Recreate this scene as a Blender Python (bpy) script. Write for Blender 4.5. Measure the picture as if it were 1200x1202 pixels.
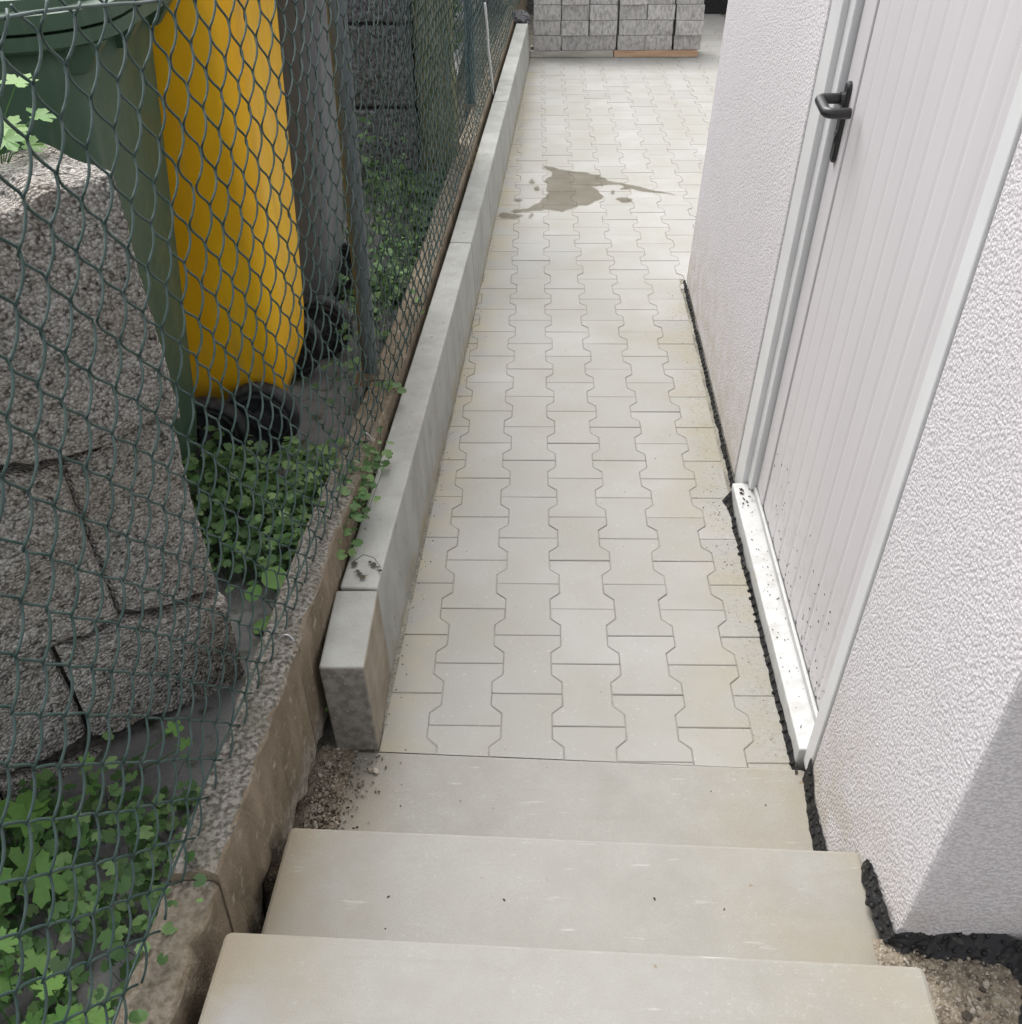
import bpy, bmesh, math, random
from mathutils import Vector, Matrix, noise as mn
random.seed(7)
rnd = random.uniform
R = math.radians
for o in list(bpy.data.objects): bpy.data.objects.remove(o)
S = bpy.context.scene
COL = S.collection

# ------------------------------------------------------------------ camera
cd = bpy.data.cameras.new("camera")
cam = bpy.data.objects.new("camera", cd); COL.objects.link(cam); S.camera = cam
cd.sensor_fit = 'HORIZONTAL'; cd.sensor_width = 36.0; cd.lens = 36.0*1220.55/1200.0
cd.clip_start = 0.02; cd.clip_end = 2000
_r = Vector((0.9998042, 0.0187466, -0.0063275)); _u = Vector((-0.0058218, 0.5843796, 0.8114596)); _f = Vector((-0.0189098, 0.8112639, -0.5843743))
CAM = Vector((-0.1339830, -1.8174376, 1.7582826))
M = Matrix.Identity(4)
for i in range(3):
    M[i][0] = _r[i]; M[i][1] = _u[i]; M[i][2] = -_f[i]; M[i][3] = CAM[i]
cam.matrix_world = M

# ------------------------------------------------------------------ world, sun, exposure
W = bpy.data.worlds.new("World"); S.world = W; W.use_nodes = True
nt = W.node_tree
bgn = nt.nodes["Background"]
sky = nt.nodes.new("ShaderNodeTexSky"); sky.sky_type = 'NISHITA'; sky.sun_disc = False
SUN_EL, SUN_AZ = R(58), R(-24)            # azimuth measured from +Y towards +X
sky.sun_elevation = SUN_EL; sky.sun_rotation = SUN_AZ
sky.air_density = 1.0; sky.dust_density = 4.0; sky.ozone_density = 1.0
hs = nt.nodes.new("ShaderNodeHueSaturation"); hs.inputs["Saturation"].default_value = 0.12
nt.links.new(sky.outputs[0], hs.inputs["Color"]); nt.links.new(hs.outputs[0], bgn.inputs[0])
bgn.inputs[1].default_value = 0.15
sl = bpy.data.lights.new("sun", 'SUN'); sl.energy = 0.9; sl.angle = R(50); sl.color = (1.0, 0.985, 0.955)
so = bpy.data.objects.new("sun", sl); COL.objects.link(so)
sd = Vector((math.sin(SUN_AZ)*math.cos(SUN_EL), math.cos(SUN_AZ)*math.cos(SUN_EL), math.sin(SUN_EL)))
so.rotation_euler = sd.to_track_quat('Z', 'Y').to_euler(); so.location = (0, 0, 30)
S.view_settings.view_transform = 'Standard'; S.view_settings.look = 'None'
S.view_settings.exposure = 1.22; S.view_settings.gamma = 1.0; S.view_settings.use_curve_mapping = False

# ------------------------------------------------------------------ materials
class NB:
    def __init__(s, name, rough=0.8, spec=0.3):
        s.m = bpy.data.materials.new(name); s.m.use_nodes = True
        s.t = s.m.node_tree; s.b = s.t.nodes["Principled BSDF"]
        s.b.inputs["Roughness"].default_value = rough
        s.b.inputs["Specular IOR Level"].default_value = spec
        s.geo = s.n("ShaderNodeNewGeometry"); s.pos = s.geo.outputs["Position"]
    def n(s, t): return s.t.nodes.new(t)
    def l(s, a, b): s.t.links.new(a, b)
    def v(s, x, inp):
        if hasattr(x, "is_output") or isinstance(x, bpy.types.NodeSocket): s.l(x, inp)
        else: inp.default_value = x
    def noise(s, scale, detail=3, rough=0.55, vec=None, stretch=None, dist=0):
        n = s.n("ShaderNodeTexNoise"); n.inputs["Scale"].default_value = scale; n.inputs["Detail"].default_value = detail
        n.inputs["Roughness"].default_value = rough; n.inputs["Distortion"].default_value = dist
        p = vec or s.pos
        if stretch:
            mp = s.n("ShaderNodeMapping"); mp.inputs["Scale"].default_value = stretch; s.l(p, mp.inputs[0]); p = mp.outputs[0]
        s.l(p, n.inputs["Vector"]); return n.outputs["Fac"]
    def voro(s, scale, feature='F1', rand=1.0):
        n = s.n("ShaderNodeTexVoronoi"); n.feature = feature; n.inputs["Scale"].default_value = scale
        n.inputs["Randomness"].default_value = rand
        s.l(s.pos, n.inputs["Vector"]); return n.outputs["Distance"]
    def mr(s, x, a, b, c=0.0, d=1.0):
        n = s.n("ShaderNodeMapRange"); s.v(x, n.inputs[0])
        for i, q in enumerate((a, b, c, d)): n.inputs[1+i].default_value = q
        return n.outputs[0]
    def ma(s, op, a, b=0.0, c=None):
        n = s.n("ShaderNodeMath"); n.operation = op; s.v(a, n.inputs[0]); s.v(b, n.inputs[1])
        if c is not None: s.v(c, n.inputs[2])
        return n.outputs[0]
    def mix(s, f, a, b, mode='MIX'):
        n = s.n("ShaderNodeMix"); n.data_type = 'RGBA'; n.blend_type = mode; s.v(f, n.inputs[0])
        for x, i in ((a, 6), (b, 7)):
            if isinstance(x, tuple): n.inputs[i].default_value = (*x, 1) if len(x) == 3 else x
            else: s.l(x, n.inputs[i])
        return n.outputs[2]
    def xyz(s):
        n = s.n("ShaderNodeSeparateXYZ"); s.l(s.pos, n.inputs[0]); return n.outputs
    def rand(s):
        n = s.n("ShaderNodeObjectInfo"); return n.outputs["Random"]
    def attr(s, nm):
        n = s.n("ShaderNodeAttribute"); n.attribute_name = nm; return n.outputs["Fac"]
    def col(s, c): 
        if isinstance(c, tuple): s.b.inputs["Base Color"].default_value = (*c, 1)
        else: s.l(c, s.b.inputs["Base Color"])
    def bump(s, h, strength=0.5, dist=0.002):
        n = s.n("ShaderNodeBump"); n.inputs["Strength"].default_value = strength; n.inputs["Distance"].default_value = dist
        s.l(h, n.inputs["Height"])
        if hasattr(s, "_last"): s.l(s._last, n.inputs["Normal"])
        s._last = n.outputs[0]; s.l(n.outputs[0], s.b.inputs["Normal"])

MAT = {}
KS = 0.047           # sideways drift of the kerb line per metre
def build_mats():
    # --- pavers: pale grey concrete, each a little different
    a = NB("paver_concrete", 0.9, 0.15)
    base = a.mix(a.rand(), (0.322, 0.317, 0.301), (0.368, 0.362, 0.346))
    base = a.mix(a.mr(a.noise(3.2, 4), 0.35, 0.7), base, (0.303, 0.294, 0.264))
    base = a.mix(a.mr(a.noise(420, 2), 0.40, 0.72, 0, 0.30), base, (0.29, 0.283, 0.255))
    base = a.mix(a.mr(a.noise(95, 3), 0.64, 0.72, 0, 0.55), base, (0.46, 0.455, 0.43))       # pale scuffs
    base = a.mix(a.mr(a.noise(120, 1), 0.26, 0.21, 0, 0.7), base, (0.2, 0.19, 0.15))      # dark flecks
    x, y, z = a.xyz()
    dk = a.ma('SUBTRACT', x, a.ma('MULTIPLY_ADD', y, KS, -0.453))                           # metres from the kerb
    sand = a.ma('MULTIPLY', a.mr(dk, 0.13, 0.0), a.mr(a.noise(9, 4), 0.38, 0.62))
    base = a.mix(a.ma('MULTIPLY', sand, 0.45), base, (0.40, 0.345, 0.19))
    dwl = a.ma('SUBTRACT', a.ma('MULTIPLY_ADD', y, 0.02, 0.455), x)                         # metres from the house wall
    dirt = a.ma('MULTIPLY', a.mr(a.ma('ABSOLUTE', dwl), 0.14, 0.0), a.mr(a.noise(90, 5, 0.65), 0.50, 0.66))
    dirt = a.ma('MULTIPLY', dirt, a.mr(y, 2.4, 1.9))
    base = a.mix(a.ma('MULTIPLY', dirt, 0.6), base, (0.17, 0.14, 0.095))
    stain = a.ma('MULTIPLY', a.mr(a.ma('ABSOLUTE', dwl), 0.30, 0.03), a.mr(a.noise(5, 3), 0.42, 0.62))
    base = a.mix(a.ma('MULTIPLY', a.ma('MULTIPLY', stain, 0.45), a.mr(y, 2.4, 1.9)), base, (0.31, 0.265, 0.175))
    a.col(base); a.bump(a.noise(500, 3), 0.35, 0.0012); MAT['paver'] = a.m
    # --- joint sand
    a = NB("joint_sand", 0.95, 0.1)
    a.col(a.mix(a.mr(a.ma('ADD', a.ma('MULTIPLY', a.noise(160, 3), .5), a.ma('MULTIPLY', a.noise(7, 3), .5)), 0.40, 0.60), (0.16, 0.15, 0.125), (0.33, 0.315, 0.265))); a.bump(a.noise(300, 3), 0.6, 0.004); MAT['sand'] = a.m
    # --- kerb stones
    a = NB("kerb_concrete", 0.88, 0.2)
    base = a.mix(a.rand(), (0.345, 0.35, 0.328), (0.385, 0.388, 0.362))
    base = a.mix(a.mr(a.noise(6, 5, 0.6), 0.45, 0.75), base, (0.275, 0.28, 0.265))
    base = a.mix(a.mr(a.noise(14, 4, stretch=(1, 1, 0.12)), 0.46, 0.72, 0, 0.4), base, (0.235, 0.223, 0.195))
    base = a.mix(a.mr(a.noise(260, 2), 0.62, 0.7, 0, 0.5), base, (0.2, 0.19, 0.17))
    base = a.mix(a.mr(a.noise(60, 2, stretch=(1, 1, 0.3)), 0.70, 0.74, 0, 0.8), base, (0.13, 0.12, 0.10))
    x, y, z = a.xyz()
    base = a.mix(a.ma('MULTIPLY', a.mr(z, 0.07, 0.0), a.mr(a.noise(12, 4), 0.4, 0.6, 0, 0.7)), base, (0.34, 0.28, 0.15))
    a.col(base); a.bump(a.noise(330, 4), 0.4, 0.0015); a.bump(a.mr(a.noise(60, 2, stretch=(1, 1, 0.3)), 0.68, 0.75), -0.5, 0.003); MAT['kerb'] = a.m
    a = NB("stained_shaded_kerb_concrete", 0.9, 0.2)
    gn = a.n("ShaderNodeNewGeometry"); sn = a.n("ShaderNodeSeparateXYZ"); a.l(gn.outputs["Normal"], sn.inputs[0])
    topm = a.mr(sn.outputs[2], 0.5, 0.9)
    side = a.mix(a.mr(a.noise(11, 4), 0.35, 0.65), (0.31, 0.275, 0.215), (0.21, 0.18, 0.14))
    endm = a.mr(sn.outputs[1], -0.5, -0.9)
    endc = a.mix(a.mr(a.noise(45, 4), 0.4, 0.62), (0.285, 0.27, 0.25), (0.185, 0.174, 0.158))  # broken end face, its shade also put into the darker colour
    endc = a.mix(a.mr(a.voro(70), 0.28, 0.16, 0, 0.7), endc, (0.33, 0.32, 0.30))
    base = a.mix(endm, side, endc)
    base = a.mix(topm, base, a.mix(a.mr(a.noise(9, 4), 0.4, 0.7), (0.365, 0.368, 0.345), (0.29, 0.29, 0.27)))
    a.col(base); a.bump(a.noise(200, 4), 0.5, 0.003); MAT['kerb_end'] = a.m
    # --- step slabs
    a = NB("step_concrete", 0.85, 0.2)
    base = a.mix(a.mr(a.noise(2.6, 5), 0.3, 0.7), (0.310, 0.302, 0.280), (0.264, 0.254, 0.231))
    base = a.mix(a.mr(a.noise(14, 5, 0.65), 0.38, 0.68, 0, 0.45), base, (0.34, 0.336, 0.312))
    base = a.mix(a.mr(a.noise(30, 3, stretch=(0.12, 1, 1)), 0.60, 0.72, 0, 0.35), base, (0.25, 0.243, 0.215))
    base = a.mix(a.mr(a.noise(40, 4, stretch=(0.25, 1.6, 1)), 0.66, 0.72, 0, 0.6), base, (0.46, 0.455, 0.43))
    x, y, z = a.xyz()
    rs = a.ma('MULTIPLY', a.mr(x, 0.12, 0.46), a.mr(a.noise(4.5, 4), 0.28, 0.62))
    base = a.mix(a.ma('MULTIPLY', rs, 0.65), base, (0.27, 0.222, 0.14))
    ls = a.ma('MULTIPLY', a.mr(x, -0.36, -0.58), a.mr(a.noise(6, 4), 0.3, 0.6))
    base = a.mix(a.ma('MULTIPLY', ls, 0.85), base, (0.26, 0.212, 0.14))
    base = a.mix(a.mr(a.noise(380, 2), 0.42, 0.74, 0, 0.35), base, (0.24, 0.228, 0.20))
    base = a.mix(a.ma('MULTIPLY', a.mr(a.noise(150, 4), 0.58, 0.72), a.mr(a.noise(7, 3), 0.42, 0.75, 0, .5)), base, (0.46, 0.45, 0.43))
    base = a.mix(a.mr(a.voro(210), 0.13, 0.08, 0, 0.55), base, (0.16, 0.145, 0.12))
    base = a.mix(a.mr(a.noise(600, 2), 0.5, 0.75, 0, 0.35), base, (0.40, 0.39, 0.365))
    base = a.mix(a.mr(a.noise(26, 2), 0.265, 0.235, 0, 0.8), base, (0.22, 0.17, 0.11))
    a.col(base); a.bump(a.noise(420, 3), 0.5, 0.0012); a.bump(a.noise(22, 3), 0.15, 0.003); MAT['step'] = a.m
    # --- render of the house
    a = NB("coarse_white_render", 0.9, 0.2)
    x, y, z = a.xyz()
    base = a.mix(a.mr(a.noise(2.0, 3), 0.35, 0.7), (0.655, 0.628, 0.646), (0.615, 0.588, 0.606))
    v1 = a.voro(165); n1 = a.noise(125, 3, 0.6)
    grain = a.ma('MULTIPLY_ADD', v1, -0.75, n1)                     # rounded grains with pits between
    base = a.mix(a.mr(grain, 0.20, 0.0, 0, 0.5), base, (0.44, 0.42, 0.432))  # pits tinted darker: their dirt and shade put into the colour
    base = a.mix(a.mr(a.noise(260, 2), 0.62, 0.74, 0, 0.4), base, (0.80, 0.78, 0.79))
    dz = a.ma('MULTIPLY', a.mr(z, 0.42, 0.04), a.mr(a.noise(14, 4), 0.33, 0.62))
    base = a.mix(a.ma('MULTIPLY', dz, 0.55), base, (0.40, 0.345, 0.245))
    a.col(base)
    a.bump(grain, 0.55, 0.0042); a.bump(a.noise(420, 2), 0.3, 0.0015); MAT['render'] = a.m
    # --- door plastics
    a = NB("grey_white_frame_plastic", 0.42, 0.4)
    base = a.mix(a.mr(a.noise(5, 4), 0.4, 0.75), (0.665, 0.667, 0.672), (0.60, 0.598, 0.604))
    a.col(base); MAT['frame'] = a.m
    a = NB("white_door_plastic", 0.40, 0.4)
    base = a.mix(a.mr(a.noise(3, 4, stretch=(1, 1, 0.3)), 0.4, 0.75), (0.585, 0.56, 0.574), (0.54, 0.516, 0.53))
    x, y, z = a.xyz()
    base = a.mix(a.ma('MULTIPLY', a.mr(z, 0.5, 0.05), a.mr(a.noise(30, 4), 0.5, 0.7, 0, 0.45)), base, (0.36, 0.32, 0.27))
    a.col(base); MAT['door'] = a.m
    a = NB("white_sill", 0.4, 0.4)
    a.col(a.mix(a.mr(a.noise(26, 4), 0.5, 0.72, 0, 0.5), (0.50, 0.50, 0.495), (0.34, 0.32, 0.28))); MAT['sill'] = a.m
    a = NB("black_handle_metal", 0.38, 0.5); a.col(a.mix(a.noise(60, 3), (0.012, 0.012, 0.013), (0.025, 0.025, 0.027))); MAT['handle'] = a.m
    a = NB("door_seal_rubber", 0.7, 0.2); a.col(a.mix(a.noise(80, 2), (0.05, 0.055, 0.056), (0.085, 0.09, 0.09))); MAT['rubber'] = a.m
    a = NB("black_dimpled_membrane", 0.55, 0.35)
    a.col(a.mix(a.mr(a.noise(70, 4), 0.58, 0.74), (0.013, 0.013, 0.014), (0.07, 0.062, 0.05))); a.bump(a.noise(90, 2), 0.4, 0.004); MAT['membrane'] = a.m
    # --- old wall
    a = NB("old_wall_concrete", 0.95, 0.15)
    gn = a.n("ShaderNodeNewGeometry"); sn = a.n("ShaderNodeSeparateXYZ"); a.l(gn.outputs["Normal"], sn.inputs[0])
    topm = a.mr(sn.outputs[2], 0.45, 0.8)
    face = a.mix(a.mr(a.noise(16, 5, stretch=(1, 1, 0.35)), 0.3, 0.7), (0.25, 0.205, 0.15), (0.145, 0.115, 0.08))
    face = a.mix(a.mr(a.noise(32, 4), 0.60, 0.74), face, (0.33, 0.29, 0.23))
    x, y, z = a.xyz()
    lo = a.ma('MULTIPLY', a.mr(a.ma('ADD', z, a.ma('MULTIPLY', a.noise(24, 4), 0.16)), 0.24, 0.16), a.mr(y, 0.0, -0.25))
    face = a.mix(lo, face, a.mix(a.mr(a.noise(55, 4), 0.4, 0.62), (0.36, 0.335, 0.29), (0.16, 0.14, 0.115)))
    top = a.mix(a.mr(a.noise(110, 3), 0.38, 0.62), (0.075, 0.068, 0.058), (0.25, 0.235, 0.21))
    top = a.mix(a.mr(a.noise(10, 4), 0.5, 0.72, 0, 0.6), top, (0.12, 0.12, 0.085))
    top = a.mix(a.ma('MULTIPLY', a.ma('MAXIMUM', a.mr(y, 0.1, 0.7), a.mr(y, -.84, -.90, 0, .75)), 0.8), top, face)
    a.col(a.mix(topm, face, top)); a.bump(a.noise(120, 4), 0.8, 0.006); MAT['oldwall'] = a.m
    # --- porous dark concrete blocks
    a = NB("porous_concrete_block", 0.97, 0.1)
    vn = a.n("ShaderNodeTexVoronoi"); vn.inputs["Scale"].default_value = 170; a.l(a.pos, vn.inputs["Vector"]); v = vn.outputs["Distance"]
    sv = a.n("ShaderNodeSeparateColor"); a.l(vn.outputs["Color"], sv.inputs[0]); n1 = a.noise(70, 4, 0.6)
    base = a.mix(sv.outputs[0], (0.27, 0.256, 0.237), (0.55, 0.53, 0.50))
    base = a.mix(a.mr(a.noise(6, 4), 0.42, 0.7, 0, 0.6), base, (0.32, 0.275, 0.225))
    gap = a.ma('MULTIPLY', a.mr(v, 0.42, 0.72), a.mr(n1, 0.62, 0.42))
    base = a.mix(a.ma('MULTIPLY', gap, 0.75), base, (0.045, 0.04, 0.035))  # voids between grains painted dark, their shade put into the colour
    base = a.mix(a.mr(n1, 0.40, 0.30, 0, 0.8), base, (0.025, 0.022, 0.02))
    a.col(base); a.bump(a.ma('MULTIPLY_ADD', v, -0.9, n1), 1.0, 0.010); MAT['block'] = a.m
    a = NB("block_mortar", 0.97, 0.1); a.col(a.mix(a.mr(a.noise(80, 3), 0.35, 0.65), (0.05, 0.045, 0.04), (0.14, 0.13, 0.118))); a.bump(a.noise(120, 3), 0.8, 0.006); MAT['mortar'] = a.m
    a = NB("dark_block_wall", 0.97, 0.1); n1 = a.noise(55, 4, 0.6)
    base = a.mix(a.mr(n1, 0.35, 0.65), (0.045, 0.045, 0.05), (0.21, 0.21, 0.217))
    a.col(a.mix(a.mr(a.noise(4, 4), 0.5, 0.7, 0, 0.5), base, (0.10, 0.10, 0.075))); a.bump(n1, 1.0, 0.02); MAT['darkwall'] = a.m
    a = NB("mossy_concrete", 0.95, 0.1)
    a.col(a.mix(a.mr(a.noise(18, 5), 0.38, 0.66), (0.19, 0.19, 0.12), (0.085, 0.10, 0.045))); a.bump(a.noise(90, 4), 0.6, 0.006); MAT['moss'] = a.m
    # --- ground
    a = NB("dark_soil", 0.97, 0.1)
    base = a.mix(a.mr(a.noise(18, 5), 0.35, 0.65), (0.055, 0.05, 0.045), (0.11, 0.10, 0.088))
    base = a.mix(a.mr(a.noise(130, 3), 0.56, 0.7), base, (0.19, 0.18, 0.165))
    a.col(base); a.bump(a.noise(90, 4), 0.8, 0.01); MAT['soil'] = a.m
    a = NB("old_asphalt", 0.93, 0.15)
    base = a.mix(a.mr(a.noise(7, 4), 0.35, 0.7), (0.12, 0.12, 0.122), (0.185, 0.183, 0.178))
    base = a.mix(a.mr(a.noise(170, 2), 0.55, 0.7, 0, 0.6), base, (0.2, 0.195, 0.19))
    base = a.mix(a.mr(a.noise(13, 4), 0.58, 0.7), base, (0.05, 0.055, 0.032))
    a.col(base); a.bump(a.noise(160, 3), 0.6, 0.004); MAT['asphalt'] = a.m
    a = NB("grit", 0.95, 0.15)
    base = a.mix(a.mr(a.noise(60, 3), 0.35, 0.65), (0.30, 0.25, 0.185), (0.13, 0.105, 0.08))
    base = a.mix(a.mr(a.noise(210, 2), 0.52, 0.68), base, (0.40, 0.36, 0.30))
    a.col(base); a.bump(a.noise(150, 4), 1.0, 0.008); MAT['grit'] = a.m
    a = NB("small_stones", 0.9, 0.2)
    c = a.n("ShaderNodeValToRGB"); a.l(a.attr("tone"), c.inputs[0])
    e = c.color_ramp.elements; e[0].color = (0.07, 0.058, 0.048, 1); e[1].color = (0.44, 0.40, 0.34, 1)
    q = e.new(0.45); q.color = (0.23, 0.195, 0.15, 1)
    a.col(c.outputs[0]); a.bump(a.noise(300, 2), 0.4, 0.002); MAT['stones'] = a.m
    a = NB("dark_crumbs", 0.95, 0.1); a.col(a.mix(a.noise(200, 2), (0.02, 0.017, 0.013), (0.07, 0.055, 0.04))); MAT['crumbs'] = a.m
    a = NB("broken_concrete", 0.95, 0.15)
    a.col(a.mix(a.mr(a.noise(60, 4), 0.35, 0.65), (0.40, 0.36, 0.30), (0.26, 0.235, 0.195))); a.bump(a.noise(150, 4), 0.8, 0.006); MAT['chunk'] = a.m
    # --- stack blocks
    a = NB("stacked_block_concrete", 0.92, 0.15)
    base = a.mix(a.rand(), (0.50, 0.49, 0.477), (0.60, 0.59, 0.575))
    base = a.mix(a.mr(a.noise(70, 4, stretch=(1, 1, 0.4)), 0.42, 0.68), base, (0.30, 0.295, 0.285))
    base = a.mix(a.mr(a.noise(24, 3), 0.6, 0.75), base, (0.6, 0.59, 0.57))
    a.col(base); a.bump(a.noise(140, 4), 0.7, 0.006); MAT['stack'] = a.m
    for nm, c1, c2 in (("grey_timber", (0.52, 0.50, 0.45), (0.38, 0.36, 0.32)), ("orange_timber", (0.62, 0.44, 0.31), (0.46, 0.29, 0.18))):
        a = NB(nm, 0.85, 0.2); a.col(a.mix(a.mr(a.noise(30, 4, stretch=(0.15, 1, 1)), 0.35, 0.65), c1, c2)); a.bump(a.noise(90, 3, stretch=(0.1, 1, 1)), 0.5, 0.003); MAT[nm] = a.m
    # --- bins
    for nm, c1, c2, c3 in (("green_bin_plastic", (0.056, 0.105, 0.064), (0.042, 0.082, 0.05), (0.10, 0.14, 0.09)),
                       ("yellow_bin_plastic", (0.93, 0.56, 0.015), (0.80, 0.42, 0.008), (0.60, 0.38, 0.07)),
                       ("grey_bin_plastic", (0.135, 0.144, 0.158), (0.105, 0.112, 0.124), (0.19, 0.188, 0.178))):
        a = NB(nm, 0.45, 0.35)
        b = a.mix(a.mr(a.noise(5, 4, stretch=(1, 1, 0.35)), 0.35, 0.7), c1, c2)
        b = a.mix(a.mr(a.noise(24, 5, 0.65, stretch=(1, 1, 0.14)), 0.54, 0.72, 0, 0.65), b, c3)
        a.col(b); a.l(a.mr(a.noise(14, 4), 0.3, 0.7, 0.36, 0.6), a.b.inputs["Roughness"]); MAT[nm] = a.m
    a = NB("wheel_plastic", 0.45, 0.4); a.col(a.mix(a.mr(a.noise(40, 3), 0.4, 0.7), (0.035, 0.036, 0.04), (0.065, 0.066, 0.07))); MAT['hub'] = a.m
    a = NB("wheel_rubber", 0.6, 0.3); a.col(a.mix(a.mr(a.noise(40, 3), 0.4, 0.7), (0.020, 0.020, 0.022), (0.055, 0.056, 0.06))); MAT['tyre'] = a.m
    # --- fence
    a = NB("green_coated_wire", 0.42, 0.4)
    a.col(a.mix(a.mr(a.noise(30, 3), 0.4, 0.7), (0.026, 0.056, 0.049), (0.055, 0.088, 0.082))); MAT['wire'] = a.m
    a = NB("grey_green_post_paint", 0.5, 0.35); a.col(a.mix(a.mr(a.noise(20, 4), 0.4, 0.7), (0.10, 0.118, 0.125), (0.075, 0.09, 0.095))); MAT['post'] = a.m
    a = NB("blue_green_post_paint", 0.5, 0.35); a.col(a.mix(a.mr(a.noise(20, 4), 0.4, 0.7), (0.03, 0.075, 0.10), (0.02, 0.05, 0.07))); MAT['bluepost'] = a.m
    a = NB("bare_wire", 0.35, 0.5); a.col(a.mix(a.noise(50, 2), (0.5, 0.5, 0.5), (0.35, 0.35, 0.36))); a.b.inputs["Metallic"].default_value = 0.7; MAT['bare'] = a.m
    a = NB("white_cord", 0.7, 0.2); a.col(a.mix(a.noise(90, 2), (0.72, 0.73, 0.74), (0.5, 0.51, 0.52))); MAT['cord'] = a.m
    # --- leaves
    def leafm(nm, c1, c2, c3):
        a = NB(nm, 0.5, 0.3); t = a.attr("tone")
        c = a.n("ShaderNodeValToRGB"); a.l(t, c.inputs[0]); e = c.color_ramp.elements
        e[0].color = (*c1, 1); e[1].color = (*c3, 1); q = e.new(0.5); q.color = (*c2, 1)
        a.col(a.mix(a.mr(a.noise(140, 3), 0.4, 0.7, 0, 0.3), c.outputs[0], c1))
        tr = a.n("ShaderNodeBsdfTranslucent"); a.l(c.outputs[0], tr.inputs[0])
        mx = a.n("ShaderNodeMixShader"); mx.inputs[0].default_value = 0.3
        out = a.t.nodes["Material Output"]; a.l(a.b.outputs[0], mx.inputs[1]); a.l(tr.outputs[0], mx.inputs[2]); a.l(mx.outputs[0], out.inputs[0])
        MAT[nm] = a.m
    leafm("ground_ivy_leaf", (0.050, 0.110, 0.034), (0.105, 0.20, 0.066), (0.20, 0.31, 0.12))
    leafm("lobed_leaf", (0.065, 0.16, 0.038), (0.12, 0.25, 0.06), (0.22, 0.36, 0.10))
    leafm("dull_leaf", (0.035, 0.075, 0.022), (0.07, 0.135, 0.042), (0.13, 0.20, 0.07))
    leafm("dry_leaf", (0.03, 0.035, 0.02), (0.05, 0.05, 0.03), (0.10, 0.085, 0.05))
    leafm("straw", (0.30, 0.24, 0.10), (0.40, 0.33, 0.15), (0.5, 0.42, 0.22))
    # --- water film
    a = NB("water_film", 0.12, 0.5)
    m = a.mr(a.ma('ADD', a.attr("wet"), a.ma('MULTIPLY', a.ma('SUBTRACT', a.noise(60, 4), 0.5), 0.9)), 0.32, 0.62)
    deep = a.mr(a.noise(9, 3), 0.35, 0.65)
    tint = a.mix(m, (1.0, 1.0, 1.0), a.mix(deep, (0.62, 0.60, 0.545), (0.70, 0.685, 0.63)))
    tr = a.n("ShaderNodeBsdfTransparent"); a.l(tint, tr.inputs[0])
    gl = a.n("ShaderNodeBsdfGlossy"); gl.inputs[0].default_value = (1, 1, 1, 1); gl.inputs[1].default_value = 0.3
    mx = a.n("ShaderNodeMixShader"); a.l(a.ma('MULTIPLY', m, 0.04), mx.inputs[0])
    a.l(tr.outputs[0], mx.inputs[1]); a.l(gl.outputs[0], mx.inputs[2]); a.l(mx.outputs[0], a.t.nodes["Material Output"].inputs[0]); MAT['water'] = a.m
build_mats()

# ------------------------------------------------------------------ helpers
def setp(o, label=None, cat=None, group=None, kind=None):
    if label: o['label'] = label
    if cat: o['category'] = cat
    if group: o['group'] = group
    if kind: o['kind'] = kind
    return o
def empty(name, loc, label, cat, group=None):
    o = bpy.data.objects.new(name, None); COL.objects.link(o); o.location = loc; o.empty_display_size = 0.05
    return setp(o, label, cat, group)
def root_of(o):
    v = Vector((0, 0, 0))
    while o is not None: v += o.location; o = o.parent
    return v
def obj(name, bm, mat, parent=None, smooth=False, loc=None):
    """bm is in world coordinates; the mesh is stored relative to its origin"""
    off = root_of(parent) if parent else Vector((0, 0, 0))
    own = Vector(loc) - off if loc is not None else Vector((0, 0, 0))
    bmesh.ops.translate(bm, verts=bm.verts, vec=-(off+own))
    me = bpy.data.meshes.new(name); bm.to_mesh(me); bm.free()
    for f in me.polygons: f.use_smooth = smooth
    me.materials.append(MAT[mat] if isinstance(mat, str) else mat)
    o = bpy.data.objects.new(name, me); COL.objects.link(o); o.location = own
    if parent: o.parent = parent
    return o
def inst(name, me, parent, loc, rot=(0, 0, 0), scale=(1, 1, 1)):
    o = bpy.data.objects.new(name, me); COL.objects.link(o); o.parent = parent
    o.location = Vector(loc) - (root_of(parent) if parent else Vector()); o.rotation_euler = rot; o.scale = scale; return o
def hexa(bm, P, bevel=0.0, seg=2):
    """P: 8 points, bottom ring 4 (ccw), top ring 4"""
    v = [bm.verts.new(p) for p in P]
    fs = [bm.faces.new([v[i] for i in q]) for q in ((3, 2, 1, 0), (4, 5, 6, 7), (0, 1, 5, 4), (1, 2, 6, 5), (2, 3, 7, 6), (3, 0, 4, 7))]
    bmesh.ops.recalc_face_normals(bm, faces=fs)
    if bevel:
        es = list({e for f in fs for e in f.edges})
        bmesh.ops.bevel(bm, geom=es, offset=bevel, segments=seg, affect='EDGES', profile=0.5)
def box(bm, x0, x1, y0, y1, z0, z1, bevel=0.0, seg=2):
    hexa(bm, [(x0, y0, z0), (x1, y0, z0), (x1, y1, z0), (x0, y1, z0), (x0, y0, z1), (x1, y0, z1), (x1, y1, z1), (x0, y1, z1)], bevel, seg)
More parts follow.
